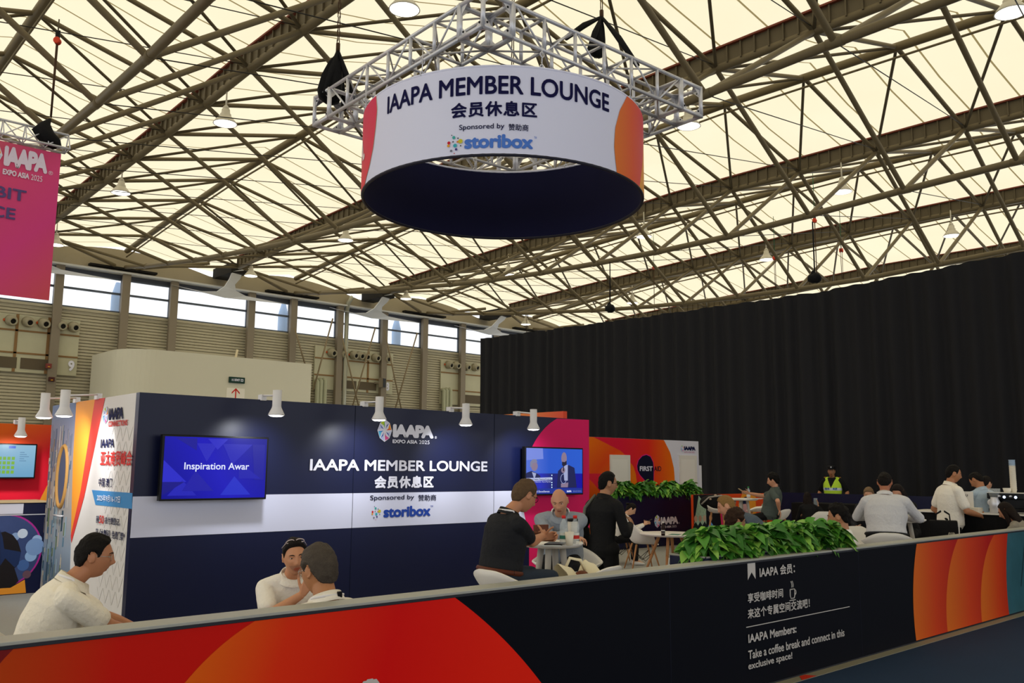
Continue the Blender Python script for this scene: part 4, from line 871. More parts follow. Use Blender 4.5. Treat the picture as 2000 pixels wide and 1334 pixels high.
for k, (x, c1, c2) in enumerate(((.02, '1a2a24', 'c8a088'), (.07, '16202a', 'b89078'), (.12, '20242c', 'c8a890'), (.19, '5a9ae0', 'c89a7a'))):
    lpp('printed_person', [(x - .025, 0), (x - .028, .42), (x, .5), (x + .028, .42), (x + .03, 0)], mat('pp ' + c1, c1, .5), .004 + k * .0004)
    lpp('printed_person', [(x + .018 * math.cos(t), .56 + .06 * math.sin(t)) for t in [2 * PI * j / 12 for j in range(12)]], mat('pp ' + c2, c2, .5), .006)
lpp('blue_print', [(.0, 0), (.0, .3), (.16, .22), (.26, .3), (.26, 0)], mat('pp blue', '2a50b0', .5), .0075)
lpp('magenta_line', [(.24, 1), (.255, 1), (.325, .68), (.335, .3), (.325, .3), (.312, .68)], mat('magenta print', '', .5) if False else MATS['magenta print'], .004)
lpp('orange_disc', [(.52, 0), (.5, .4), (.53, .8), (.58, 1), (.75, 1), (.75, 0)], mat('blade orange', 'e6942c', .5), .003)
for x, s in ((.36, .03), (.84, .03)): emblem((LW * x, -.003, lz * .72), X, Z, .07, lp, ry=.08)
lettering('IAAPA', (LW * .87, -.004, lz * .68), X, Z, .22, .09, PRW, lp, .04)
x = .62; lpp('printed_face', [(x + .042 * math.cos(t), .66 + .2 * math.sin(t)) for t in [2 * PI * j / 20 for j in range(20)]], mat('pp face', 'c89a9a', .5), .004)
lpp('printed_face', [(x + .043 * math.cos(t), .8 + .14 * math.sin(t)) for t in [PI * j / 12 for j in range(13)]], mat('pp cap', '141c3a', .5), .005)
lpp('printed_person', [(x - .02, .3), (x + .03, .48), (x + .09, .4), (x + .13, .1), (x + .13, 0), (x - .06, 0)], mat('pp jacket', '1a2240', .5), .0045)
NW0, NW1 = onz(1512, 963, 1.2), 19.7
o = thing('low_wall', 'long plain navy low wall running along the black drape', 'partition', (19.7, -2, 0)); b = MB(); b.box(0, 0, 0, .08, onx(1520, 963, 19.7).y + 2, 1.11); b.build('panel', NAVY, o)
# ================================================================== red stand on the left with desk
RY = 15.6; rz = ony(98, 830, RY).z
o = thing('stand_wall', 'red and orange stand wall on the left, behind the welcome desk', 'exhibition wall', (1.5, RY, 0)); ro = lambda px, py: ony(px, py, RY) - V((1.5, RY, 0))
b = MB(); b.box(-1.5, 0, 0, 3.4, .1, rz); b.build('panel', grad('red stand print', [(0, 'd81a34'), (.55, 'd81c2c'), (1, 'e8641c')], (ro(95, 980).x, 0, ro(95, 980).z), (ro(20, 835).x, 0, ro(20, 835).z)), o)
p, q_, r_ = ro(76, 980), ro(92, 948), ro(120, 940); b = MB(); b.prism([(p.x, -.004, p.z - .4), (p.x, -.004, p.z), (q_.x, -.004, q_.z), (r_.x + .3, -.004, r_.z), (r_.x + .3, -.004, p.z - .4)], (0, .002, 0)); b.build('orange_print', mat('blade orange', 'e6942c', .5), o)
def draw3(o, wd, h, e):
    flat('display', rect(e, e, wd - e, h - e), grad('screen cyan', [(0, '78b8e0'), (1, 'a8d8f4')], (0, 0, 0), (0, 0, h), .3, .7), o, -.002)
    b = MB(); ms = [em('booth green', '86c03a', .8)]
    for i in range(8):
        for j in range(4): x, z = wd * (.04 + i * .075), h * (.14 + j * .13); b.prism([(x, -.003, z), (x + wd * .055, -.003, z), (x + wd * .055, -.003, z + h * .09), (x, -.003, z + h * .09)], (0, .0006, 0))
    b.build('display_map', ms, o); flat('display_shape', rect(wd * .5, h * .86, wd * .62, h * .93), em('button', '3a6ae0', .8), o, -.003)
    b = MB()
    for k in range(5): b.prism([(wd * .7, -.003, h * (.74 - k * .06)), (wd * (.78 + .04 * (k % 3)), -.003, h * (.74 - k * .06)), (wd * (.78 + .04 * (k % 3)), -.003, h * (.755 - k * .06)), (wd * .7, -.003, h * (.755 - k * .06))], (0, .0006, 0))
    b.build('display_lines', em('grey lines', '5a8ab0', .7), o)
tv('wall screen with a green hall map on the red stand', ((-42, 864), (73.5, 868), (68, 936.5), (-44, 933)), RY - .16, draw3)
p = ony(32, 826, RY); p.z = rz + .03; hd = ony(42, 831, RY - .6); arm_spot(p, (hd.x - p.x, -.6, hd.z - p.z), 'arm spotlight over the red stand with the hall map')
DY = 12.9
o = thing('welcome_desk', 'welcome desk with a round virtual-reality photo at the left edge', 'desk', (0, DY, 0)); do = lambda px, py: ony(px, py, DY) - V((0, DY, 0))
xr = do(88, 1100).x; zt, zm = do(60, 979).z, do(60, 1004).z
b = MB(); b.box(1.2, 0, 0, xr, .7, zm); b.build('base', NAVY, o); b = MB(); b.box(1.2, .03, zm, xr, .6, zt - .02); b.build('upper_panel', NAVY, o)
b = MB(); b.box(1.2, .025, zm + .005, do(47, 990).x, .03, zt - .03); b.build('white_panel', mat('stand white', '', .5) if False else MATS['stand white'], o)
b = MB(); b.box(1.15, 0, zt - .02, xr, .64, zt, .004); b.build('counter_top', mat('pale wood', 'cdb48a', .5), o)
b = MB(); b.box(1.2, -.008, zm - .012, xr, .03, zm); b.build('edge_strip', ALU, o)
cx, cz = do(4, 1076).x, do(4, 1076).z; Rr = do(82, 1070).x - cx
el = lambda k, n=48, kx=1: [(cx + Rr * k * kx * math.cos(t), cz + Rr * k * math.sin(t)) for t in [2 * PI * j / n for j in range(n)]]
cl = lambda q: [(max(x, 1.21), min(max(z, .01), zm - .015)) for x, z in q]
flat('ring_print', cl(el(1)), mat('purple print', 'a8288a', .5), o, -.003)
flat('photo_print', cl(el(.955)), mat('bokeh blue', '3a4a78', .5, vary=.6, vscale=1.6), o, -.004)
for px, py, r, c in ((44, 1042, .06, 'c8d4e4'), (30, 1048, .05, '8aa4cc'), (68, 1068, .11, '7a98c4'), (60, 1086, .07, '90b0d8'), (72, 1054, .06, '9ab4d8'), (45, 1104, .07, '44649c'), (52, 1122, .05, '6a4c58')):
    q_ = do(px, py); flat('bokeh_print', cl([(q_.x + r * math.cos(t), q_.z + r * math.sin(t)) for t in [2 * PI * j / 20 for j in range(20)]]), mat('bokeh ' + c, c, .5), o, -.0045 - r * .002)
hp = [(0, 1040), (10, 1038), (25, 1045), (35, 1058), (41, 1078), (36, 1102), (28, 1110), (36, 1135), (20, 1150), (0, 1155), (-30, 1150), (-30, 1050)]
flat('hair_print', cl([(do(*q_).x, do(*q_).z) for q_ in hp]), mat('hair print', '1a1416', .6), o, -.006)
flat('headset_print', cl([(do(*q_).x, do(*q_).z) for q_ in [(0, 1035), (5, 1050), (8, 1072), (41, 1078), (36, 1102), (28, 1108), (10, 1090), (0, 1105)]]), mat('headset print', '1c2e58', .5), o, -.007)
flat('orange_print', [(do(0, 1155).x - .5, .01), (do(51, 1150).x, .01), (do(48, 1132).x, do(48, 1132).z), (do(20, 1148).x, do(20, 1148).z), (do(0, 1156).x - .5, .1)], mat('blade orange', '', .5) if False else MATS['blade orange'], o, -.0075)
# ================================================================== furniture
SHELL = mat('white shell plastic', 'e6e2dc', .35); WOOD = mat('beech wood', 'b98558', .5, vary=.15, vscale=12); WIREB = mat('black wire', '14120f', .5)
sst = lambda a, c, t: (lambda u: u * u * (3 - 2 * u))(min(max((t - a) / (c - a), 0), 1))
def shell(hf, hs_, hb, rx, ry, z0, sp=(40, 80, 110, 165)):
    b = MB()
    def fn(u, v):
        th = -PI + 2 * PI * u; a = abs(math.degrees(th)); h = hf + (hs_ - hf) * sst(sp[0], sp[1], a) + (hb - hs_) * sst(sp[2], sp[3], a)
        r = v ** .75; k = 1 + .1 * v * (h > .05); x = rx * math.sin(th) * r * k; y = ry * math.cos(th) * r * (1.12 if a > 90 and h > .3 else 1)
        return V((x, y, z0 + h * v ** 3.2 + .02 * (v * v)))
    b.grid(fn, 40, 12); bmesh.ops.remove_doubles(b.bm, verts=b.bm.verts[:], dist=.0005)
    bmesh.ops.recalc_face_normals(b.bm, faces=b.bm.faces[:]); bmesh.ops.solidify(b.bm, geom=b.bm.faces[:], thickness=.014)
    for f in b.bm.faces: f.smooth = True
    return b
_fur = {}
def furn(kind, label, px, D, head, group=None, zs=None):
    """kind armchair or bar_stool; head = degrees the seat faces, relative to looking away from the camera"""
    p = dep(px, 900, D); az = math.radians(azim(px) + head) - PI / 2
    key = (kind, zs)
    if key in _fur: return dup(_fur[key], (p.x, p.y, 0), az, label, group)
    o = thing(kind, label, 'chair' if kind == 'armchair' else 'stool', (p.x, p.y, 0), az, group); _fur[key] = o
    if kind == 'armchair':
        shell(-.03, .2, .42, .31, .27, .42).build('seat_shell', SHELL, o); tp, bt = (.14, .13, .41), (.26, .24, 0); r0, r1 = .017, .011
    else:
        h = zs or .78; shell(.0, .07, .17, .27, .24, h, (30, 95, 95, 170)).build('seat_shell', SHELL, o); tp, bt = (.12, .11, h), (.24, .22, 0); r0, r1 = .02, .013
    for sx in (-1, 1):
        for sy in (-1, 1): b = MB(); b.tube([(tp[0] * sx, tp[1] * sy, tp[2] + .01), (bt[0] * sx, bt[1] * sy, .002)], [r0, r1], 8); b.build('leg', WOOD, o)
    b = MB(); f = lambda sx, sy, t: V(((tp[0] + (bt[0] - tp[0]) * t) * sx, (tp[1] + (bt[1] - tp[1]) * t) * sy, tp[2] * (1 - t)))
    if kind == 'armchair':
        for q1, q2 in (((-1, -1), (1, 1)), ((-1, 1), (1, -1)), ((-1, -1), (-1, 1)), ((1, -1), (1, 1))): b.tube([f(*q1, .25), (f(*q1, .6) + f(*q2, .6)) / 2, f(*q2, .25)], .005, 5)
        b.build('wire_brace', WIREB, o)
    else:
        b.tube([f(-1, -1, .6), f(1, -1, .6), f(1, 1, .6), f(-1, 1, .6), f(-1, -1, .6)], .011, 6, False); b.build('foot_rest', WOOD, o)
    return o
def table(label, px, D, h, r, high=True):
    p = dep(px, 900, D); o = thing('high_table' if high else 'low_table', label, 'table', (p.x, p.y, 0))
    b = MB(); b.lathe([(.001, h - .035), (r - .03, h - .035), (r, h - .012), (r, h - .004), (r - .005, h), (.001, h)], n=40); b.build('table_top', SHELL, o)
    for k in range(4):
        a = k * PI / 2 + .5; t = V((math.cos(a), math.sin(a), 0)); A, Bq = t * r * .35 + Z * (h - .035), t * r * .85; md_ = A.lerp(Bq, .32 if high else .5)
        b = MB(); b.tube([A, md_], [.027, .024], 10)
        if not high: b.mi = 1
        b.mi = 1; b.tube([md_, Bq], [.024, .016], 10); b.build('leg', [mat('grey leg paint', 'b9b2a6', .45), WOOD] if high else [WOOD, WOOD], o)
    return o
G1 = 'white armchairs of the lounge'; G2 = 'white bar stools of the lounge'
furn('armchair', 'white armchair turned to the low table in front of the tall planter box', 1252, 14.9, -75, G1)
furn('armchair', 'white armchair of the woman with the phone, behind another armchair', 1208, 15.9, -80, G1)
furn('armchair', 'white armchair of the long-haired person in black', 1592, 17.6, 25, G1)
furn('armchair', 'empty white armchair with a dark strap left of the man in the pale shirt', 1684, 12.6, -150, G1)
furn('armchair', 'white armchair half hidden under the left elbow of the pale-shirted man', 1694, 11.2, -70, G1)
furn('armchair', 'white armchair of the dark-haired man beside the front plants', 1668, 8.9, 150, G1)
furn('armchair', 'white armchair behind the black tote bag', 1797, 11.2, -65, G1)
furn('armchair', 'white armchair of the seated man at the left edge', 118, 5.15, -84, G1).scale.z = .9
furn('armchair', 'white armchair of the gesturing man before the navy wall', 604, 6.0, 178, G1)
furn('armchair', 'white armchair under the grey-haired man with glasses', 634, 5.12, 32, G1).scale.z = .86
furn('armchair', 'white armchair of the curly-haired man behind the front plants', 1428, 8.75, -80, G1)
furn('armchair', 'white armchair of the woman at the right edge', 1985, 12.95, 60, G1)
furn('armchair', 'white armchair of the blond man before the printed partition', 1432, 12.1, 70, G1)
furn('bar_stool', 'white bar stool under the man in the black shirt', 1004, 6.24, -50, G2)
furn('bar_stool', 'empty white bar stool with a cream tote bag right behind the barrier', 1142, 6.5, 60, G2)
furn('bar_stool', 'white bar stool of the bald man', 1108, 7.75, 175, G2)
furn('bar_stool', 'white bar stool of the man in the grey-green shirt', 1511, 15.9, 60, G2)
furn('bar_stool', 'white bar stool holding a black backpack', 1398, 18.3, -90, G2)
furn('bar_stool', 'empty white bar stool beyond the far high table', 1477, 19.0, 90, G2)
furn('bar_stool', 'white bar stool under the man in the pale shirt', 1730, 10.16, 0, G2)
t1 = table('near white high table between the man in black and the bald man', 1078, 7.15, 1.07, .25)
t2 = table('far white high table with a green-capped bottle', 1445, 17.3, 1.1, .33)
t3 = table('white high table mostly hidden by the man in the pale shirt', 1752, 11.2, 1.06, .3)
t4 = table('white low table with wooden legs before the tall planter box', 1306, 14.3, .64, .48, False)
# ------------------------------------------------------------------ small things
PET = glassy('clear bottle', 'dfe8ea', .28); LBL = mat('white label', 'd8dcd8', .5); LBR = mat('red label', 'c02a26', .5); LBG = mat('green label', '3a7a6a', .5)
def bottle(label, p, cap, lab2, s=1.0, drink=None):
    o = thing('water_bottle', label, 'bottle', p); o.scale = (s,) * 3
    b = MB(); b.lathe([(.001, .001), (.03, 0), (.032, .02), (.03, .1), (.032, .13), (.028, .16), (.014, .185), (.013, .2), (.001, .2)], n=20); b.build('body', drink or PET, o)
    b = MB(); b.lathe([(.0325, .04), (.0325, .09)], n=20, cap=False); b.mi = 1; b.lathe([(.033, .045), (.033, .072)], n=20, cap=False); b.build('label', [LBL, lab2], o)
    b = MB(); b.lathe([(.001, .198), (.016, .198), (.016, .22), (.001, .221)], n=16); b.build('cap', cap, o); return o
RC_ = mat('red cap', 'd02824', .4); GC = mat('green cap', '2a8a4a', .4)
tp_ = lambda px, py, z: onz(px, py, z)
def on_table(t, px, rel, z):
    """point on table t: lateral from pixel column px, rel metres beyond the centre"""
    D = (V(t.location) - CAM).dot(_f) + rel; p = dep(px, 900, D); return V((p.x, p.y, z))
bottle('left clear water bottle with red cap on the near high table', on_table(t1, 1101, -.02, 1.07), RC_, LBG)
bottle('right clear water bottle with red cap on the near high table', on_table(t1, 1123, .0, 1.07), RC_, LBR)
bottle('green-capped drink bottle on the far high table', on_table(t2, 1460, -.05, 1.1), GC, LBL, 1.05)
bottle('dark drink bottle with white cap on the low table', on_table(t4, 1293, -.28, .64), SHELL, mat('dark cola', '2a1a18', .3), .95, mat('dark cola', '2a1a18', .3))
def cupm(label, p, r, h, m, lid=None):
    o = thing('paper_cup' if not lid else 'travel_mug', label, 'cup', p); b = MB(); b.lathe([(.001, 0), (r * .72, 0), (r, h), (r * .93, h), (r * .7, .01), (.001, .012)], n=20); b.build('cup', m, o)
    if lid: b = MB(); b.lathe([(.001, h), (r * 1.06, h), (r * 1.06, h + .02), (.001, h + .024)], n=20); b.build('lid', lid, o)
    return o
PAPER = mat('cup paper', 'e6dfce', .6)
cupm('white paper cup between the bottles on the near high table', on_table(t1, 1112, -.08, 1.07), .035, .1, PAPER)
cupm('tall white travel mug with black lid behind the paper cup', on_table(t1, 1118, .1, 1.07), .04, .17, mat('mug white', 'cfc8bc', .4), BLACK)
def slab(name, label, cat, p, sx, sy, sz, rz, m, rx=0):
    b = MB(); b.box(-sx / 2, -sy / 2, 0, sx / 2, sy / 2, sz, min(sz * .3, .004)); o = tag(b.build(name, m, None, p, rz), label, cat); o.rotation_euler.x = rx; return o
slab('leaflet', 'pale blue and white leaflet at the front edge of the near high table', 'leaflet', on_table(t1, 1078, -.14, 1.0715), .1, .14, .002, 1.0, mat('leaflet', 'c8d2dc', .5))
slab('tablet', 'dark tablet lying on the near high table', 'tablet', on_table(t1, 1085, .0, 1.0715), .2, .14, .01, .6, mat('dark glass', '1a1416', .2))
slab('booklet', 'open brown and orange booklet held upright by the man in black', 'booklet', on_table(t1, 1057, -.02, 1.1), .13, .012, .12, math.radians(azim(1057) - 90) + .5, mat('brown booklet', '6a3a24', .5, vary=.8, vscale=30))
slab('menu_card', 'second brown booklet tilted on the near high table', 'booklet', on_table(t1, 1066, -.06, 1.1), .15, .012, .09, math.radians(azim(1066) - 90) - .3, mat('brown booklet', '', .5) if False else MATS['brown booklet'], .7)
slab('leaflet', 'small leaflets on the far high table beside the bottle', 'leaflet', on_table(t2, 1478, 0, 1.1015), .3, .16, .006, .4, mat('leaflet', '', .5) if False else MATS['leaflet'])
slab('leaflet', 'green leaflet lying on the low table', 'leaflet', on_table(t4, 1316, -.05, .6415), .22, .16, .003, .4, LBG)
def soft(name, label, cat, p, sx, sy, sz, m, n=6, amp=.25, seed=0, fl=.0):
    b = MB(); b.ell((0, 0, 0), 1, 1, 1, None, 28, 20)
    for v in b.bm.verts:
        c = v.co.copy(); k = 1 + amp * N3.noise(c * n * .35 + V((seed, 0, 0))); v.co = V((c.x * sx * k, c.y * sy * k, max(c.z * k, -1 + fl) * sz))
    zmin = min(v.co.z for v in b.bm.verts)
    for v in b.bm.verts: v.co.z -= zmin
    return tag(b.build(name, m, None, p), label, cat)
p = dep(1122, 1126, 6.48); o = thing('tote_bag', 'crumpled cream cotton tote bag on the empty bar stool', 'bag', V((p.x, p.y, .81)))
b = MB(); b.grid(lambda u, v: V((.34 * (u - .5) + .03 * math.sin(v * 9), .2 * (v - .5), .02 + .14 * (1 - (2 * v - 1) ** 2) * (.55 + .45 * math.sin(u * 7 + 1)) + .03 * N3.noise(V((u * 6, v * 6, 1))))), 30, 20); b.build('cloth', mat('cream cotton', 'e2d8b8', .85), o)
b = MB(); b.tube([(-.12, -.02, .12), (-.1, -.05, .2), (.0, -.06, .18), (.08, -.03, .1)], .012, 6); b.build('strap', MATS['cream cotton'], o); b = MB(); b.ell((.02, -.05, .07), .07, .03, .035, None, 12, 8); b.build('contents', MATS['brown booklet'], o)
p = dep(1400, 990, 18.1); o = thing('backpack', 'black backpack lying on a bar stool before the printed partition', 'bag', V((p.x, p.y, .83)), azim(1400) * PI / 180)
b = MB(); b.ell((0, 0, .15), .16, .34, .17, None, 20, 14); b.build('body', BLKCLOTH, o); b = MB(); b.tube([(-.12, -.28, .2), (-.17, -.1, .3), (-.17, .15, .26), (-.13, .3, .12)], .016, 6); b.build('strap', mat('grey strap', 'a09a94', .6), o)
for dx, dz in ((.12, .22), (-.1, .24), (.02, .3)): b = MB(); b.ell((-.12, dx, dz), .025, .03, .022, None, 8, 6); b.build('buckle', mat('pale buckle', 'b8a088', .5), o)
p = dep(1310, 1080, 10.8); o = thing('shopping_bag', 'pale plastic bag with a blue picture left of the front planter', 'bag', V((p.x, p.y, .62)))
o.location.z = 0; b = MB(); b.loft([((0, 0, z), (rx, 0, 0), (0, ry, 0)) for z, rx, ry in ((0, .16, .09), (.1, .17, .1), (.3, .13, .07), (.42, .09, .05), (.5, .05, .02))], 24)
for v in b.bm.verts: v.co *= 1 + .1 * N3.noise(v.co * 12)
b.build('bag_film', mat('bag plastic', 'd8dcd8', .4), o); b = MB(); b.ell((-.02, -.085, .17), .07, .03, .08, None, 10, 8); b.build('picture', mat('bag picture', '7ab0d0', .5), o); b = MB(); b.tube([(-.05, 0, .48), (-.03, 0, .58), (.03, 0, .58), (.05, 0, .48)], .008, 6); b.build('handle', MATS['bag plastic'], o)
p = dep(1843, 1035, 11.2); o = thing('tote_bag', 'black tote bag with grey capital letters on a chair behind the barrier', 'bag', V((p.x, p.y, .45)), math.radians(azim(1843) - 90))
b = MB(); o.scale = (.82, 1, 1.28); b.box(-.2, -.07, 0, .2, .07, .46, .02); b.build('cloth', BLKCLOTH, o); lettering('IT', (-.14, -.072, .06), X, Z, .24, .15, mat('grey letters', '9a9484', .6), o, .05); lettering('SIB', (.06, -.072, .27), X, Z, .1, .08, MATS['grey letters'], o, .03)
b = MB(); b.box(.205, -.05, .0, .222, .05, .46); b.build('white_edge', SHELL, o)
for s in (-1, 1): b = MB(); b.tube([(s * .1, -.05, .44), (s * .09, -.05, .52), (s * .02, -.05, .55)], .01, 6); b.build('handle', BLKCLOTH, o)
furn('armchair', 'white armchair carrying the black tote bag with letters', 1850, 11.3, 100, G1)
# coffee counter on the right
cA, cB = onz(1800, 997, 1.08), onz(1960, 1004, 1.08); CX_ = (cA.x + cB.x) / 2; CY0, CY1 = 2.2, onx(1775, 995, CX_).y
o = thing('coffee_counter', 'long counter with white top and black pleated cloth on the right', 'counter', (CX_, CY0, 0)); cl_ = CY1 - CY0
b = MB(); b.box(-.02, 0, 1.06, .62, cl_, 1.08, .004); b.build('counter_top', SHELL, o)
b = MB(); b.grid(lambda u, v: V((.012 * math.sin(u * cl_ * 40) * (1.1 - v) , .005 + u * (cl_ - .01), .01 + 1.05 * v)), 400, 2); b.grid(lambda u, v: V((.58 * u, cl_ - .01, .01 + 1.05 * v)), 4, 2); b.build('skirt', mat('black tablecloth', '0e0e10', .85), o)
o = thing('cloth_table', 'low black-clothed table in front of the long navy low wall', 'table', (18.4, onx(1690, 985, 18.4).y, 0)); b = MB(); b.box(0, 0, 0, .7, onx(1545, 985, 18.4).y - onx(1690, 985, 18.4).y, onx(1620, 984, 18.4).z, .02); b.build('cloth', MATS['black tablecloth'], o)
cz_ = 1.08; at = lambda px, dx: V((CX_ + dx, onx(px, 1000, CX_ + dx).y, cz_))
o = thing('coffee_machine', 'black espresso machine with lit gauges on the counter', 'coffee machine', at(1966, .12), 0); o.scale = (.66, .66, .66)
b = MB(); b.box(0, -.35, .04, .45, .35, .1, .01); b.box(.12, -.35, .1, .45, .35, .34, .01); b.box(-.02, -.36, .3, .46, .36, .42, .015); b.build('body', BLACK, o)
for y in (-.12, .1): b = MB(); b.skin([b.ring(V((x, y, .36)), V((0, r, 0)), V((0, 0, r)), 12) for x, r in ((-.02, .02), (-.07, .02), (-.12, .012))]); b.build('group_head', ALU, o)
for y in (-.2, .02): b = MB(); b.skin([b.ring(V((x, y, .34)), V((0, r, 0)), V((0, 0, r)), 14) for x, r in ((-.02, .03), (-.026, .028))]); b.build('gauge', mat('lit gauge', 'cfe0ff', .3, emit=1.5), o)
b = MB(); b.skin([b.ring(V((x, .28, .22)), V((0, r, 0)), V((0, 0, r)), 18) for x, r in ((.1, .07), (-.05, .07), (-.06, .05))]); b.build('steel_drum', ALU, o)
b = MB(); b.box(-.01, -.36, .42, .45, .36, .43); b.build('cup_tray', SHELL, o)
o = thing('cup_stack', 'tall stack of white paper cups on the espresso machine', 'cups', at(1983, .3) + V((0, 0, .286)))
for k in range(16): b = MB(); z = .012 + k * .027; b.lathe([(.032, z - .012), (.042, z + .03), (.044, z + .034), (.04, z + .034)], n=14); b.build('paper_cup', [PAPER if k < 13 else mat('blue cup', 'a8bcd0', .5)], o)
o = cupm('upturned white cup on the espresso machine', at(1970, .2) + V((0, 0, .287)), .055, .06, PAPER)
o = thing('menu_stand', 'white and magenta menu card standing on the coffee counter', 'sign', at(1886, .06), -PI / 2 + .3); b = MB(); b.box(-.11, 0, 0, .11, .01, .29); b.build('card', SHELL, o)
b = MB(); b.prism([(-.11, -.002, .0), (.02, -.002, .0), (-.11, -.002, .12)], (0, .001, 0)); b.build('magenta_print', MATS['magenta print'], o); lettering('MENU', (-.08, -.003, .22), X, Z, .12, .03, INK, o, .01)
b = MB(); b.box(-.12, -.06, 0, .12, .08, .012); b.build('foot', SHELL, o)
slab('card_box', 'low white card box in front of the menu card on the counter', 'box', at(1884, .0) + V((.02, -.1, 0)), .16, .22, .07, 0, PAPER)
o = thing('coffee_grinder', 'small steel coffee grinder beside the espresso machine', 'grinder', at(1944, .1)); b = MB(); b.lathe([(.07, 0), (.07, .16), (.05, .2), (.05, .22)], n=18); b.build('base', ALU, o); b = MB(); b.lathe([(.05, .22), (.08, .3), (.08, .34)], n=18); b.build('hopper', PET, o)
# ================================================================== people
def remesh(b, vox, it=4, disp=0, dscale=9, seed=0):
    me = b.mesh('tmp'); o = bpy.data.objects.new('tmp', me); COL.objects.link(o)
    m = o.modifiers.new('r', 'REMESH'); m.mode = 'VOXEL'; m.voxel_size = vox; m.use_smooth_shade = True
    s = o.modifiers.new('s', 'SMOOTH'); s.factor = .5; s.iterations = it
    dg = bpy.context.evaluated_depsgraph_get(); out = bpy.data.meshes.new_from_object(o.evaluated_get(dg))
    bpy.data.objects.remove(o); bpy.data.meshes.remove(me)
    if disp:
        ns = [v.normal.copy() for v in out.vertices]; sv = V((seed, seed * 2.3, 0))
        for v, n in zip(out.vertices, ns):
            c = v.co; f = N3.noise(V((c.x * dscale, c.y * dscale, c.z * dscale * .8)) + sv) + .5 * abs(N3.noise(V((c.x * dscale * 2.2 + c.z * 9, c.y * dscale * 2.2, c.z * dscale * 1.6)) + sv))
            v.co = c + n * disp * f
    out.polygons.foreach_set('use_smooth', [True] * len(out.polygons)); return out
G = lambda x, z, x0, z0, sx, sz: math.exp(-((x - x0) / sx) ** 2 - ((z - z0) / sz) ** 2)
def headpt(d, fem=False):
    x, y, z = .076 * d.x, .098 * d.y, .120 * d.z
    t = max(-d.z, 0)
    x *= 1 - (.30 if fem else .22) * t ** 1.4
    if d.z > 0: x *= 1 + .03 * d.z * (1 - d.z)
    if y < 0 and z < -.02: y *= 1 - .45 * min((-z - .02) / .09, 1)
    if y > 0:
        y *= 1 - .07 * t
        s = min(y / .05, 1); a = abs(x)
        y += s * (.011 * G(x, z, 0, .0, .009, .03) + .025 * G(x, z, 0, -.031, .0115, .017) + .007 * G(a, z, .013, -.036, .008, .008)
                  - .012 * G(a, z, .032, .004, .017, .012) + .006 * G(a, z, .027, .026, .024, .008) + .005 * G(a, z, .046, -.024, .018, .02)
                  + .007 * G(x, z, 0, -.064, .02, .005) + .008 * G(x, z, 0, -.077, .017, .006) - .007 * G(x, z, 0, -.0705, .024, .003)
                  - .006 * G(x, z, 0, -.088, .02, .006) + .011 * G(x, z, 0, -.106, .02, .015))
    return V((x, y, z))
def sph(u, v): th, ph = 2 * PI * u, PI * v; return V((math.sin(ph) * math.cos(th), math.sin(ph) * math.sin(th), -math.cos(ph)))
HLINE = [(-.12, -.08), (-.065, -.065), (-.035, -.012), (-.012, .03), (.006, .022), (.02, -.01), (.032, .012), (.045, .05), (.06, .068), (.078, .078), (.1, .084)]
def hair_mb(style, th=.014, seed=0, fem=False, line=0):
    b = MB(); sd = V((seed * 3.1, 0, seed)); nu, nv = 72, 48; g = {}
    for i in range(nu):
        for j in range(nv + 1):
            d = sph(i / nu, j / nv); p = headpt(d, fem); q = V((p.x, min(p.y, .098 * d.y + .002), p.z)); gl = q.z - interp(HLINE, q.y) - line
            if style == 'thin': gl = min(gl, abs(q.x) * 1.3 - .035 + max(0, -q.y - .02) * 1.0 + (.012 if q.z < .06 else 0)) if q.z > .05 else gl
            m = sst(-.004, .014, gl); t = th * (.55 + .6 * max(d.z, 0))
            if style in ('short', 'quiff', 'thin'): t += .006 * N3.noise(V((q.x * 40, q.y * 18, q.z * 40)) + sd) + .003 * N3.noise(V((q.x * 130, q.y * 30, q.z * 60)) + sd)
            if style == 'quiff': t += .016 * max(0, d.y) * max(0, d.z)
            if style == 'curly': t += .022 * N3.noise(q * 32 + sd) + .012 * N3.noise(q * 75 + sd)
            if style == 'mop': t += .014 * N3.noise(q * 28 + sd) + .008 * N3.noise(q * 70 + sd)
            g[i, j] = (b.bm.verts.new(q + d * (t * m - .007 * (1 - m))), m)
    for i in range(nu):
        for j in range(nv):
            q = [g[i, j], g[(i + 1) % nu, j], g[(i + 1) % nu, j + 1], g[i, j + 1]]
            if max(x[1] for x in q) > 0:
                f = b._f([x[0] for x in q])
                if f: f.smooth = True
    if style in ('long', 'pony', 'bun'):
        if style == 'long': secs = [((0, -.03, .03), .09, .075), ((0, -.055, -.06), .098, .06), ((0, -.085, -.16), .1, .045), ((0, -.1, -.27), .09, .035), ((0, -.1, -.36), .05, .02)]
        elif style == 'pony': secs = [((0, -.09, .05), .02, .02), ((0, -.13, .04), .035, .03), ((0, -.15, -.03), .035, .03), ((0, -.14, -.12), .015, .015)]
        else: secs = [((0, -.08, .06), .02, .02), ((0, -.105, .065), .04, .036), ((0, -.13, .065), .035, .03), ((0, -.145, .06), .01, .01)]
        b.loft([(c, (a, 0, 0), (0, e * .5, e * .87) if style == 'bun' else (0, e, 0)) for c, a, e in secs], 24)
        if style == 'long':
            for sx in (-1, 1): b.loft([((.07 * sx, .02, .05), (.022, 0, 0), (0, .03, 0)), ((.084 * sx, .0, -.06), (.02, 0, 0), (0, .035, 0)), ((.085 * sx, .01, -.17), (.022, 0, 0), (0, .03, 0)), ((.075 * sx, .02, -.28), (.01, 0, 0), (0, .012, 0))], 12)
    return b
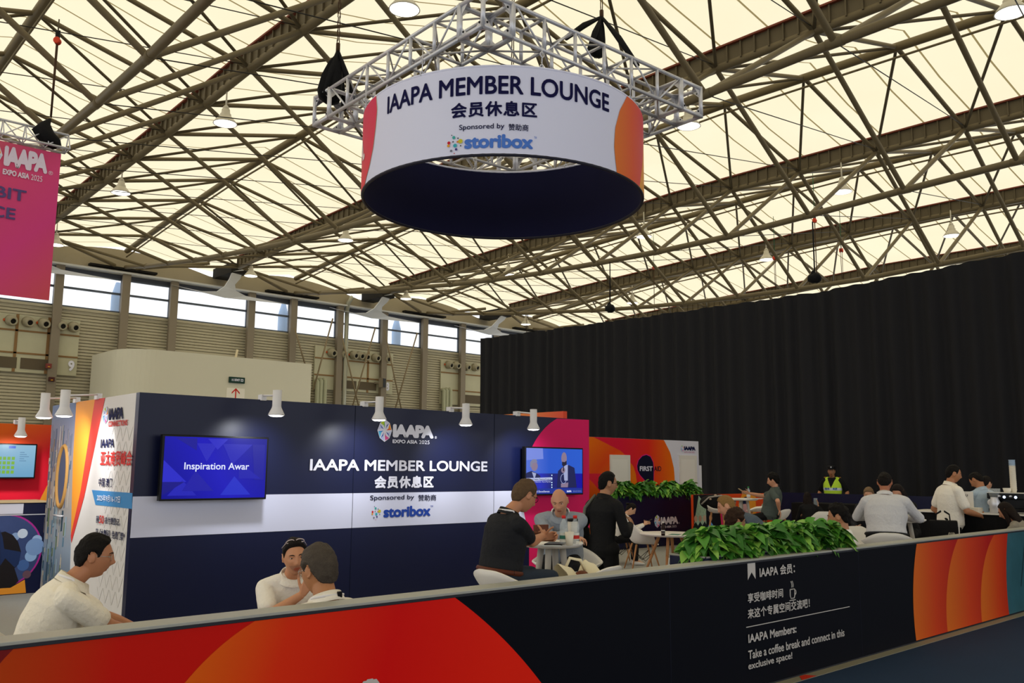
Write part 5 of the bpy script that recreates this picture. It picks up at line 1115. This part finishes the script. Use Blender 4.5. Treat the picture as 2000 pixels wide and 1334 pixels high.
def cap(b, a, c, r0, r1, n=14):
    a, c = V(a), V(c); d = (c - a).normalized(); b.tube([a - d * r0 * .8, a - d * r0 * .5, a, c, c + d * r1 * .5, c + d * r1 * .8], [r0 * .5, r0 * .85, r0, r1, r1 * .85, r1 * .5], n)
def ik(a, t, l1, l2, pole):
    d = t - a; L = min(d.length, (l1 + l2) * .995); d = d.normalized(); t = a + d * L
    x = (l1 * l1 - l2 * l2 + L * L) / (2 * L); h = math.sqrt(max(l1 * l1 - x * x, 0)); pl = pole - d * pole.dot(d); return a + d * x + pl.normalized() * h, t
def hand(b, w, d, n, side, curl, k=1.0):
    d = d.normalized(); n = (n - d * n.dot(d)).normalized(); lat = d.cross(n) * side
    P = lambda a, l, o=0: w + (d * a + lat * l + n * o) * k
    for l0, l1, a in ((.012, .030, .082), (.004, .010, .088), (-.006, -.010, .084), (-.014, -.029, .076)): cap(b, P(.0, l0), P(a, l1), .014 * k, .0115 * k, 10)
    b.ell(P(.05, 0), .03 * k, .03 * k, .03 * k, None, 10, 8) if False else None
    for i, (l, a, ls) in enumerate(((.030, .085, (.042, .026, .021)), (.010, .091, (.046, .029, .022)), (-.010, .087, (.042, .027, .021)), (-.029, .078, (.033, .021, .019)))):
        p = P(a, l); c = curl[i] if isinstance(curl, (list, tuple)) else curl; ang = 0; r = .0092 * k
        spread = lat * (.12 * (1.5 - i) / 1.5)
        for j, L in enumerate(ls):
            ang += c * (1, 1.15, .8)[j]; dd = ((d + spread) * math.cos(ang) + n * math.sin(ang)).normalized(); q = p + dd * L * k; cap(b, p, q, r, r * .88, 8); p = q; r *= .9
    tc = curl[4] if isinstance(curl, (list, tuple)) and len(curl) > 4 else .35
    p = P(.022, .02); dd = (lat * .8 + d * .62 + n * .25).normalized(); r = .0125 * k
    for j, L in enumerate((.045, .033, .027)): q = p + dd * L * k; cap(b, p, q, r, r * .88, 8); p = q; r *= .88; dd = (dd + d * (.35 - tc * .3) + n * tc * .5).normalized()
SKINS = {}
def person(label, px, py, D, rel, pose, lean=10, hp=(0, 0, 0), R=(.2, .2, -.55), L=(-.2, .2, -.55), curlR=.35, curlL=.35, palmR=(-1, 0, -.3), palmL=(1, 0, -.3), sleeve='short', shirt='e8e2d6', pants='16161a',
           hair=('short', '120e0c', .014), skin='b98866', glasses=None, build=1.0, vox=.008, seat=.45, lany=False, k=None, fem=False, stripes=None, shorts=False, side=0, belt=None, collar=True, mouth=0, poleR=None, poleL=None, handdirR=None, handdirL=None, shoe='1a1a1c', legs=True, stubble=None, hfwd=.02, hs=1.0, vest=False, kneez=-.1):
    Hw = dep(px, py, D); lr = math.radians(lean); sl = math.radians(side)
    T = V((math.sin(sl), math.sin(lr), math.cos(lr) * math.cos(sl))).normalized(); up2 = V((math.sin(sl) * .8, math.sin(lr * 1.35), math.cos(lr * 1.35))).normalized()
    nv = (up2 * .6 + Z * .55 + V((0, .25 + .2 * math.sin(math.radians(max(hp[0], 0))), 0))).normalized()
    sp = lambda s: T * min(s, .3) + (up2 * (s - .3) if s > .3 else V((0, 0, 0)))
    Hc1 = sp(.5) + nv * .158 + V((0, hfwd, 0))                                              # head centre above the pelvis, unscaled
    if k is None:
        if pose == 'stand': k = Hw.z / (.93 + Hc1.z)
        else: k = min(max((Hw.z - seat - .10) / Hc1.z, .86), 1.14)
    pz = Hw.z - Hc1.z * k; az = math.radians(azim(px, py) + rel) - PI / 2; rot = M.Rotation(az, 3, 'Z')
    org = Hw - rot @ V((Hc1.x * k, Hc1.y * k, 0)); o = thing('person', label, 'person', (org.x, org.y, 0), az)
    Q = V((0, 0, pz)); S_ = lambda s: Q + sp(s) * k; Rt = (X - T * X.dot(T)).normalized(); Ft = Rt.cross(T) * -1
    if Ft.y < 0: Ft = -Ft
    Hc = Q + Hc1 * k
    hm = M.Translation(Hc) @ (M.Rotation(math.radians(hp[1]), 4, 'Z') @ M.Rotation(math.radians(-hp[0]), 4, 'X') @ M.Rotation(math.radians(hp[2]), 4, 'Y')) @ M.Scale(k * hs, 4)
    hk = k
    # joints
    bw = build; shw = (.185 if not fem else .165) * k * (.6 + .4 * bw); sh = {s: S_(.425) + Rt * s * shw for s in (1, -1)}
    tgt = {1: Hc + V(R) * k, -1: Hc + V(L) * k}; arm = {}
    for s in (1, -1):
        pl = poleR if s == 1 else poleL; pl = V(pl) if pl else V((s * .5, -.5, -.8)); arm[s] = ik(sh[s], tgt[s], .29 * k, .26 * k, pl)
    leg = {}
    for s in (1, -1):
        h = Q + V((s * .09 * k, 0, -.02 * k))
        if pose == 'stand': kn = V((s * .1 * k, .03, pz * .52)); ft = V((s * .11 * k, -.02 if s == 1 else .03, .075))
        else:
            kn = Q + V((s * (.13 if seat < .6 else .16) * k, .41 * k, (.0 if seat < .6 else kneez) * k)); ft = V((s * .14 * k, (.40 if seat < .6 else .34) * k, .075 if seat < .6 else .36))
        leg[s] = (h, kn, ft)
    def torso(b, inf, s0=-.1, s1=.53):
        sec = [(-.11, .125, .10), (-.03, .165, .13), (.06, .158, .125), (.14, .150, .118), (.26, .165, .125), (.37, .178, .115), (.44, .150, .092), (.485, .09, .072), (.50, .078, .066), (.53, .06, .06)]
        if fem: sec = [(s, a * (.92 if s > .1 else 1.0), d * .9) for s, a, d in sec]
        out = []
        for s, a, d in sec:
            if s < s0 - .001 or s > s1 + .001: continue
            fat = 1 + (bw - 1) * (1.15 if -.05 < s < .3 else .6 if s < .46 else .15); dd = d * (1 + (bw - 1) * (1.5 if -.05 < s < .3 else .8 if s < .46 else .1))
            out.append((S_(s) + Ft * ((dd - d) * .45 * k) - Ft * (.012 * k if s > .3 else 0), Rt * (a * fat * k + inf), Ft * (dd * k + inf)))
        b.loft(out, 26)
    # ---- body: one continuous skin
    b = MB(); torso(b, -.014)
    b.tube([S_(.46), S_(.50) + V((0, .0, .005)), Hc + hm.to_3x3() @ V((0, -.022, -.055))], [.066 * k, .058 * k * (.85 if fem else 1), .054 * k * (.85 if fem else 1)], 18)
    hb = MB(); hb.grid(lambda u, v: hm @ headpt(sph(u, v), fem), 72, 56); bmesh.ops.remove_doubles(hb.bm, verts=hb.bm.verts[:], dist=1e-5)
    tmp = hb.mesh('h'); b.bm.from_mesh(tmp); bpy.data.meshes.remove(tmp)
    for s in (1, -1):
        e = hm @ V((s * .077, -.012, -.002)); er = hm.to_3x3().normalized() @ M.Rotation(s * -.35, 3, 'Z')
        b.ell(e, .009 * k, .019 * k, .031 * k, er, 14, 12)
        b.tube([e + er @ (V((s * .009, -.004 + .017 * math.sin(t), .004 + .029 * math.cos(t))) * k) for t in [(-.3 + 3.6 * j / 12) * -1 + 0 for j in range(13)]], .0045 * k, 6)
        el, wr = arm[s]; thick = .75 + .25 * bw if not fem else .8
        cap(b, sh[s], el, .05 * k * thick, .041 * k * thick); b.tube([el, el.lerp(wr, .3), wr], [.041 * k * thick, .042 * k * thick, .027 * k * (.9 if fem else 1)], 14); b.ell(el, *(.041 * k * thick,) * 3, None, 12, 8)
        hd = handdirR if s == 1 else handdirL; d = V(hd) if hd else (wr - el)
        hand(b, wr + d.normalized() * .005, d, V(palmR if s == 1 else palmL), s, curlR if s == 1 else curlL, k * (.92 if fem else 1.0))
        if legs:
            h, kn, ft = leg[s]; cap(b, h, kn, .075 * k, .052 * k); b.tube([kn, kn.lerp(ft, .3), ft], [.05 * k, .052 * k, .034 * k], 14); cap(b, ft - Z * .02, ft + V((0, .13 * k, -.035)), .035 * k, .025 * k)
    me = remesh(b, vox, 3)
    sk = mat('skin ' + skin, skin, .5, spec=.35, vary=.06, vscale=30); lip = mat('lips ' + skin, tuple(int(int(skin[i:i + 2], 16) * f) for i, f in ((0, .86), (2, .66), (4, .66))), .45)
    me.materials.append(sk); me.materials.append(lip); inv = hm.inverted()
    if stubble: me.materials.append(mat('stubble ' + stubble, stubble, .6))
    for p in me.polygons:
        c = inv @ p.center
        if c.y > .06 and -.12 < c.z < -.03 and abs(c.x) < .07:
            if abs(c.x) < .023 - abs(c.z + .070) * .8 and abs(c.z + .0705) < .0115: p.material_index = 1
            elif stubble and c.z < -.045 and c.z > -.11: p.material_index = 2
    body = link('body', me, o)
    # ---- face parts
    hp_ = lambda x, z: min(((headpt(sph(i / 60, j / 60), fem)) for i in range(0, 31) for j in range(18, 45)), key=lambda q: (q.x - x) ** 2 + (q.z - z) ** 2).y
    hc = hair[1]; ey = hp_(.032, .004)
    for s in (1, -1):
        b = MB(); b.ell(hm @ V((s * .032, ey - .0015, .004)), .0135 * k, .0065 * k, .0048 * k, hm.to_3x3().normalized(), 14, 10); b.mi = 1; b.ell(hm @ V((s * .031, ey + .0026, .0042)), .006 * k, .0036 * k, .0047 * k, hm.to_3x3().normalized(), 12, 8)
        b.build('eye', [mat('eye white', 'b8aca2', .3), mat('dark iris', '1c1410', .25)], o)
        b = MB(); b.tube([hm @ V((s * x, hp_(x, z) + .0005, z)) for x, z in ((.014, .022), (.026, .0275), (.038, .027), (.048, .021))], [.0022 * k, .0036 * k, .003 * k, .0014 * k], 6); b.build('eyebrow', mat('brow ' + (hc if hair[0] != 'bald' else '6a5648'), hc if hair[0] != 'bald' else '6a5648', .7), o)
    if hair[0] != 'bald':
        hb = hair_mb(hair[0], hair[2], len(label), fem, hair[3] if len(hair) > 3 else 0)
        for v in hb.bm.verts: v.co = hm @ v.co
        hb.build('hair', mat('hair ' + hc, hc, .6, spec=.12, bump=.5, bscale=140, vary=.3, vscale=60), o)
    if glasses:
        b = MB()
        for s in (1, -1):
            b.tube([hm @ V((s * .033 + .024 * math.cos(t), ey + .016 - .003 * abs(math.cos(t)), .002 + .018 * math.sin(t))) for t in [2 * PI * j / 24 for j in range(25)]], .0016 * k if glasses != 'dark' else .0022 * k, 6, False)
            b.tube([hm @ V(q) for q in ((s * .057, ey + .014, .006), (s * .072, .05, .008), (s * .081, -.005, .010), (s * .08, -.02, -.004))], .0016 * k, 6)
        b.tube([hm @ V(q) for q in ((-.009, ey + .016, .004), (0, ey + .019, .007), (.009, ey + .016, .004))], .0015 * k, 6)
        b.build('glasses', mat('glasses ' + glasses, {'dark': '181416', 'wire': 'b8b4ac'}[glasses], .3, .5 if glasses == 'wire' else 0), o)
    # ---- clothes
    if legs:
        b = MB(); torso(b, .012, -.11, .06)
        for s in (1, -1):
            h, kn, ft = leg[s]; b.ell(h, .1 * k, .1 * k, .1 * k, None, 14, 10); fk = .9 + .1 * bw; cap(b, h, kn, .092 * k * fk, .066 * k * fk)
            if not shorts: b.tube([kn, kn.lerp(ft, .35), ft + V((0, 0, -.0))], [.066 * k, .066 * k, .056 * k], 14); b.ell(kn, .067 * k, .067 * k, .067 * k, None, 12, 8)
        pm = remesh(b, max(vox, .007), 5, .006, 11, len(label)); pm.materials.append(mat('trousers ' + pants, pants, .8, bump=.25, bscale=200)); link('trousers', pm, o)
        for s in (1, -1):
            h, kn, ft = leg[s]; b = MB(); f0 = ft + V((0, 0, -.04)); b.loft([(f0 + V((0, y * k, z)), (w_ * k, 0, 0), (0, 0, hh)) for y, z, w_, hh in ((-.075, 0, .012, .012), (-.06, .0, .034, .034), (0, .006, .04, .042), (.08, -.004, .045, .03), (.15, -.01, .042, .022), (.185, -.014, .015, .01))], 16); b.build('shoe', mat('shoe ' + shoe, shoe, .5), o)
    b = MB(); torso(b, .016, .05 if belt else -.11, .50)
    for s in (1, -1):
        el, wr = arm[s]; th = (.8 + .2 * bw if not fem else .85)
        b.tube([S_(.465) + Rt * s * .03 * k, S_(.45) + Rt * s * shw * .6, sh[s]], [.06 * k, .064 * k, .064 * k * th], 16)
        if sleeve == 'short': e = sh[s].lerp(el, .72); cap(b, sh[s], e, .066 * k * th, .064 * k * th); 
        elif sleeve == 'long':
            cap(b, sh[s], el, .065 * k * th, .053 * k * th); b.ell(el, *(.055 * k * th,) * 3, None, 12, 8); b.tube([el, el.lerp(wr, .4), el.lerp(wr, .93)], [.054 * k * th, .05 * k * th, .04 * k * th], 14)
    sm = remesh(b, max(vox, .006), 5, .007 if pose != 'x' else 0, 9, len(label))
    if stripes:
        m = mat('striped top', 'e0d8c0', .8)
        if not m.get('st'):
            m['st'] = 1; nt = m.node_tree; wv = nt.nodes.new('ShaderNodeTexWave'); wv.bands_direction = 'Z'; wv.inputs['Scale'].default_value = 7; tcx = nt.nodes.new('ShaderNodeTexCoord'); rp = nt.nodes.new('ShaderNodeValToRGB'); rp.color_ramp.interpolation = 'CONSTANT'
            rp.color_ramp.elements[0].color = srgb('1c1a1c'); rp.color_ramp.elements[1].position = .4; rp.color_ramp.elements[1].color = srgb('e0d8c0'); nt.links.new(tcx.outputs['Object'], wv.inputs['Vector']); nt.links.new(wv.outputs['Fac'], rp.inputs[0]); nt.links.new(rp.outputs[0], nt.nodes['Principled BSDF'].inputs['Base Color'])
    else: m = mat('shirt ' + shirt, shirt, .8, bump=.35, bscale=45)
    sm.materials.append(m); so_ = link('shirt', sm, o)
    if collar:
        b = MB(); rr_ = lambda sv, a1, a2, dz: [b.bm.verts.new(S_(sv) + Rt * math.sin(2 * PI * j / 24) * a1 * k + Ft * (math.cos(2 * PI * j / 24) * a2 + .012) * k + Z * (dz - .022 * math.cos(2 * PI * j / 24)) * k) for j in range(24)]
        b.skin([rr_(.485, .09, .088, .0), rr_(.515, .073, .073, .014), rr_(.518, .08, .08, .017), rr_(.485, .106, .1, .0)], False); b.build('collar', m, so_)
    if vest:
        b = MB(); torso(b, .032, -.03, .485)
        for s in (1, -1): b.tube([S_(.46) + Rt * s * .05 * k, S_(.455) + Rt * s * shw * .55, S_(.44) + Rt * s * shw * .72], [.072 * k, .079 * k, .07 * k], 16)
        vm = remesh(b, vox, 4)
        for m_ in (mat('vest lime', 'b4d83a', .6), mat('reflective silver', 'ccd6e0', .35), mat('shirt ' + shirt, shirt, .8)): vm.materials.append(m_)
        for p in vm.polygons:
            h = (p.center - Q).dot(T) / k; f_ = (p.center - S_(h)).dot(Ft); xx = abs((p.center - S_(h)).dot(Rt))
            if abs(h - .03) < .02 or abs(h - .12) < .02 or abs(h - .25) < .03: p.material_index = 1
            if f_ > .05 * k and xx < (h - .27) * .42 * k: p.material_index = 2
        link('vest', vm, o)
    if belt:
        b = MB(); n = 30; ring_ = [S_(.045) + Rt * math.cos(2 * PI * j / n) * (.160 * (1 + (bw - 1) * 1.15) * k + .012) + Ft * (math.sin(2 * PI * j / n) * (.127 * (1 + (bw - 1) * 1.5) * k + .014) + (bw - 1) * .08 * k) for j in range(n + 1)]
        b.tube(ring_, .018, 6, False); b.build('belt', mat('belt ' + belt, belt, .5), o)
    if lany:
        b = MB(); dz = -.02
        top = [S_(.50) + Rt * math.cos(a) * .083 * k - Ft * math.sin(a) * .072 * k + Z * .03 * k for a in [PI * j / 10 for j in range(11)]]
        chest = S_(.2) + Ft * (.14 * (1 + (bw - 1) * 1.9) * k + .02)
        md = lambda p: p.lerp(chest, .45) + Ft * .045 * k
        pts = [chest, md(top[0])] + top + [md(top[-1]), chest]
        for q1, q2 in zip(pts, pts[1:]):
            dd = (q2 - q1); 
        b.tube(pts, .0085 * k, 5, False); b.build('lanyard', mat('lanyard ribbon', 'e8e4e4', .6), o)
        if lany == 2:
            b = MB(); b.box(-.014, -.005, -.016, .014, .005, .016); ob = b.build('lanyard_clip', BLACK, o); ob.location = top[4] - Ft * .01
    o['hc'] = tuple(Hc); bpy.context.view_layer.update(); P_INFO[o.name] = (Hc, hm, k, arm, Q, S_, Ft, Rt)
    return o
P_INFO = {}
def held(name, label, cat, o, side, sz, m, off=(0, 0, 0), rx=0, rz=0):
    Hc, hm, k, arm, Q, S_, Ft, Rt = P_INFO[o.name]; el, wr = arm[side]; d = (wr - el).normalized(); p = wr + d * .1 * k + V(off)
    b = MB(); b.box(*[-v / 2 for v in sz], *[v / 2 for v in sz], .003); t = b.build(name, m, None, o.matrix_world @ p, o.rotation_euler.z + rz); t.rotation_euler.x = rx; return tag(t, label, cat)
PHONE = mat('phone black', '16161a', .2)
# near group
person('seated man in white polo and glasses seen in profile at the lower left', 184, 1087, 5.0, -84, 'sit', 18, (4, -4, 0), (.12, .34, -.5), (-.14, .36, -.5), sleeve='short', shirt='ece4d4', hair=('short', '14100e', .017), skin='b47a58', glasses='wire', build=1.18, vox=.0045, seat=.45, lany=True, hfwd=.045)
m2 = person('man in white polo facing us, gesturing with one raised hand', 576, 1088, 5.5, -168, 'sit', 14, (2, -4, 6), (-.015, .21, -.235), (-.02, .26, -.42), (.25, 1.2, 1.25, 1.2, .0), .5, (-.3, -.75, .2), (.2, -.6, -.6), 'short', 'ece6dc', hair=('quiff', '1a1412', .014), skin='c48a66', build=1.02, vox=.0045, seat=.45, poleR=(.9, -.2, -.7), poleL=(-.9, .0, -.6), hs=1.05, handdirR=(-.45, .1, .85), stubble='ae7c62')
Hc, hm, k, *_ = P_INFO[m2.name]; b = MB()
for s in (1, -1): b.tube([hm @ V((s * .034 + .026 * math.cos(t), .062 + .012 * math.sin(t), .118 + .012 * math.sin(t) - .2 * (s * .034 + .026 * math.cos(t)) ** 2 * 10)) for t in [2 * PI * j / 20 for j in range(21)]], .003, 6, False)
b.tube([hm @ V(q) for q in ((-.06, .06, .108), (-.084, .0, .07))], .002, 6); b.tube([hm @ V(q) for q in ((.06, .06, .108), (.084, .0, .07))], .002, 6); b.build('glasses_on_head', mat('clear frame', 'c8b8b8', .2), m2)
person('grey-haired man with glasses seen from behind, white shirt and lanyard', 623, 1115, 5.0, 32, 'sit', 12, (8, 6, 0), (.25, .3, -.5), (-.2, .35, -.5), shirt='ece6dc', hair=('short', '4a423a', .02), skin='b07850', glasses='wire', build=1.05, vox=.0045, seat=.45, lany=2, k=1.12)
m4 = person('man in a black short-sleeved shirt and jeans on a bar stool', 1024, 969, 6.4, -58, 'sit', 9, (20, 6, 0), (-.09, .24, -.34), (-.13, .27, -.36), (.6, .7, .8, .9, .5), .9, (-1, .1, -.2), (1, .1, -.2), 'short', '1b1c20', '2a3442', ('short', '5a4632', .013), 'b9805e', 'dark', 1.16, .0045, .83, True, hfwd=.1, hs=1.12, kneez=-.02, belt='5a2c1c', shoe='2a2420')
m5 = person('bald man in a grey-blue shirt leaning on the near high table', 1093, 979, 7.6, 176, 'sit', 30, (20, -6, 4), (-.13, .2, -.325), (.12, .23, -.335), .5, .5, (-.2, .2, -1), (.2, .2, -1), 'long', '8b929c', '15161a', ('bald', '6a5648', 0), 'c08a6c', None, 1.2, .005, .79, True, poleR=(1, -.1, -.5), poleL=(-1, -.1, -.5))
m6 = person('standing man all in black with glasses and a shoulder bag', 1187, 945, 8.9, -40, 'stand', 2, (2, -26, 0), (.14, .2, -.42), (-.22, .06, -.68), sleeve='long', shirt='131315', pants='101012', hair=('short', '0e0c0c', .012), skin='a87858', glasses='dark', build=.84, vox=.006)
Hc, hm, k, arm, Q, S_, Ft, Rt = P_INFO[m6.name]
o = thing('shoulder_bag', 'black shoulder bag hanging on the standing man in black', 'bag', m6.matrix_world @ (Q + V((-.24, -.1, .02))), m6.rotation_euler.z)
b = MB(); b.loft([((0, 0, z), (rx, 0, 0), (0, ry, 0)) for z, rx, ry in ((-.2, .04, .1), (-.18, .07, .15), (0, .08, .17), (.15, .07, .15), (.2, .03, .1))], 20); b.build('body', BLKCLOTH, o)
iv = M.Rotation(0, 3, 'Z'); p0 = Q + V((-.24, -.1, .02)); tp = [V((0, .1, .16)), S_(.44) - Rt * .14 * k + Ft * .09 * k - p0, S_(.475) - Rt * .13 * k - p0 + Z * .05, S_(.40) - Rt * .13 * k - Ft * .155 * k - p0, S_(.15) - Rt * .16 * k - Ft * .165 * k - p0, V((0, -.12, .14))]
b = MB(); b.tube(tp, .017, 6); b.build('strap', mat('grey strap', 'a09a94', .6) if False else mat('dark strap', '62625a', .7), o)
m7 = person('woman in a white shirt looking down at a phone beside the planter box', 1232, 995, 15.6, -82, 'sit', 24, (32, 0, 0), (.05, .26, -.3), (-.05, .28, -.3), sleeve='long', shirt='ece8e4', hair=('bun', '15100e', .016), skin='d8a888', glasses='wire', build=.92, vox=.008, fem=True, seat=.45, shoe='d8d4d0')
held('phone', 'phone in the hands of the woman in the white shirt', 'phone', m7, 1, (.075, .15, .009), PHONE, (-.03, .02, .02), .5)
person('man with curly brown hair and glasses behind the front plants', 1437, 1019, 8.6, -62, 'sit', 6, (4, 0, 0), shirt='22242c', hair=('curly', '35241a', .028), skin='b8805c', glasses='dark', vox=.006, seat=.45)
person('blond man bending forward before the printed partition', 1419, 989, 11.9, 84, 'sit', 40, (20, 0, 0), (.1, .28, -.5), (-.1, .28, -.5), shirt='4c5866', hair=('short', '8a6a3e', .014), skin='d09878', build=1.05, vox=.008, seat=.45, lany=True)
m10 = person('man in grey-green shirt and shorts on a stool at the far high table', 1510, 939, 15.6, 78, 'sit', -10, (10, 0, 0), (.12, .5, -.26), (-.2, -.14, -.55), sleeve='short', shirt='4a5450', pants='101012', hair=('mop', '0e0b0a', .036), skin='c89070', build=1.18, hs=1.08, vox=.008, seat=.79, shorts=True, palmL=(0, 0, -1), handdirL=(0, -.3, -1))
held('phone', 'phone in the outstretched hand of the man in grey-green', 'phone', m10, 1, (.08, .16, .01), mat('gold phone', 'a08a68', .3), (0, .04, .02), .6)
m11 = person('woman in black with long dark hair seen from behind', 1577, 972, 18.3, 12, 'sit', 6, (4, 0, 0), (.28, .18, -.2), (-.15, .25, -.45), sleeve='long', shirt='121214', hair=('long', '1a1210', .018), skin='d0a080', build=.95, vox=.009, fem=True, seat=.45, collar=False, handdirR=(0, .1, 1))
held('phone', 'phone in the raised hand of the long-haired woman in black', 'phone', m11, 1, (.075, .01, .15), mat('phone pale', '8a98a0', .3), (0, .02, .02))
g = person('security guard in a black cap and yellow-green vest before the drape', 1624, 921, 21.3, 166, 'stand', 0, (0, 10, 0), (.3, .12, -.62), (-.3, .12, -.62), sleeve='short', shirt='0e0f12', pants='0e0f12', hair=('short', '100e0c', .006), skin='a87454', build=1.08, vox=.009, vest=True)
Hc, hm, k, arm, Q, S_, Ft, Rt = P_INFO[g.name]; b = MB()
b.loft([(hm @ V((0, y, z)), hm.to_3x3() @ V((a, 0, 0)), hm.to_3x3() @ V((0, c, 0))) for y, z, a, c in ((-.005, .05, .088, .108), (-.005, .085, .092, .115), (-.005, .118, .1, .12), (-.005, .14, .08, .1), (-.005, .145, .02, .02))], 24); b.loft([(hm @ V((0, y, z)), hm.to_3x3() @ V((a, 0, 0)), hm.to_3x3() @ V((0, 0, .006))) for y, z, a in ((.08, .062, .08), (.12, .055, .075), (.155, .045, .045))], 16); b.build('cap', mat('cap black', '101014', .6), g)
b = MB(); b.ell(hm @ V((0, .112, .1)), .016, .006, .018, None, 8, 6); b.build('cap_badge', mat('badge silver', 'c8c8d0', .4), g)
lettering('保安', (0, 0, 0), X, Z, .12, .05, mat('vest blue', '2a58b0', .5), g, .02, lambda u, v: S_(.235) + Rt * (.15 - u) + Z * v + Ft * ((.165 * math.sqrt(max(0, 1 - ((.15 - u) / .24) ** 2)) + .012) * k))
lettering('巡逻', (0, 0, 0), X, Z, .1, .05, MATS['vest blue'], g, .02, lambda u, v: S_(.235) + Rt * (-.04 - u) + Z * v + Ft * ((.165 * math.sqrt(max(0, 1 - ((.04 + u) / .24) ** 2)) + .012) * k))
for s in (1, -1): b = MB(); b.box(-.05, -.025, 0, .05, .025, .012, .004); e = b.build('epaulette', mat('epaulette gold', 'd89a3a', .5), g); e.location = S_(.47) + Rt * s * .14 * k + Z * .045
person('dark-haired man in a white shirt sitting at the right end of the front plants', 1638, 1010, 8.7, 72, 'sit', -8, (8, 4, 0), (.2, .25, -.5), (-.15, .3, -.5), shirt='ece8e2', hair=('mop', '100d0c', .02), skin='b07a58', vox=.006, seat=.45, collar=True)
m14 = person('broad man in a pale long-sleeved shirt on a stool, seen from behind', 1728, 943, 10.35, -4, 'sit', 8, (22, 0, 0), (.22, .3, -.42), (-.2, .3, -.42), sleeve='long', shirt='c9c8ca', pants='121214', hair=('short', '16110f', .012), skin='a86a4c', build=1.3, vox=.006, seat=.79, lany=True, belt='16161a', poleR=(1, -.3, -.6), poleL=(-1, -.3, -.6))
person('woman in black with glasses facing the broad man across a small table', 1754, 962, 11.75, 158, 'sit', 22, (30, 0, 0), (.1, .3, -.35), (-.1, .3, -.35), sleeve='long', shirt='131315', hair=('long', '1c1412', .018), skin='c08a6c', glasses='dark', vox=.007, fem=True, seat=.79)
person('fair-haired person hidden behind the left shoulder of the broad man', 1697, 966, 14.5, 175, 'sit', 10, (20, 0, 0), sleeve='long', shirt='181a20', hair=('short', '7a6248', .016), skin='c89474', vox=.009, seat=.62, k=.95)
furn('bar_stool', 'white stool of the fair-haired person behind the broad man', 1697, 14.6, 175, G2, .62)
person('standing man in a white polo and black trousers before the coffee counter', 1862, 926, 12.6, -58, 'stand', 3, (8, -12, 0), (.2, .24, -.56), (-.2, .05, -.64), shirt='ece6da', pants='0e0e10', hair=('short', '120f0e', .012), skin='b07854', build=1.1, vox=.007)
m17 = person('man in a light blue shirt holding a cup, back turned, before the counter', 1907, 938, 12.9, 48, 'stand', 6, (34, 8, 0), (.06, .27, -.30), (-.12, .27, -.30), shirt='a9bcd0', pants='0e0e10', hair=('thin', '14100f', .012), skin='b07854', build=1.12, vox=.007)
Hc, hm, k, arm, Q, S_, Ft, Rt = P_INFO[m17.name]; cupm('white paper cup held by the man in the light blue shirt', m17.matrix_world @ ((arm[1][1] + arm[-1][1]) / 2 + V((0, .09, -.02))), .035, .08, PAPER)
person('woman in a striped top with tied dark hair behind the man in light blue', 1926, 945, 13.7, -38, 'stand', 4, (12, 0, 0), (.2, .3, -.5), (-.2, .12, -.56), sleeve='none', stripes=True, pants='101012', hair=('bun', '17110f', .014), skin='c89474', vox=.007, fem=True, collar=False)
person('young woman with long dark hair sitting at the right edge', 1966, 999, 11.9, 72, 'sit', 22, (24, 0, 0), (.1, .3, -.4), (-.1, .3, -.4), shirt='8a8478', hair=('long', '1c1310', .014), skin='c08868', vox=.006, fem=True, seat=.45, collar=False)
person('barista in black with a white cuff at the right edge behind the counter', 2022, 925, 14.6, 88, 'stand', 14, (10, 0, 0), (.15, .38, -.42), (-.1, .42, -.42), sleeve='long', shirt='141416', pants='0e0e10', hair=('short', '14100e', .014), skin='c08868', vox=.008)
person('brown-haired man in a grey polo behind the welcome desk', 12, 939, 14.3, 74, 'sit', 4, (4, 0, 0), (.15, .3, -.4), (-.12, .32, -.4), shirt='b4b0a8', hair=('mop', '35251c', .018), skin='c89070', vox=.008, seat=.7, lany=True)
furn('bar_stool', 'white bar stool of the man behind the welcome desk', 10, 14.4, 74, G2)
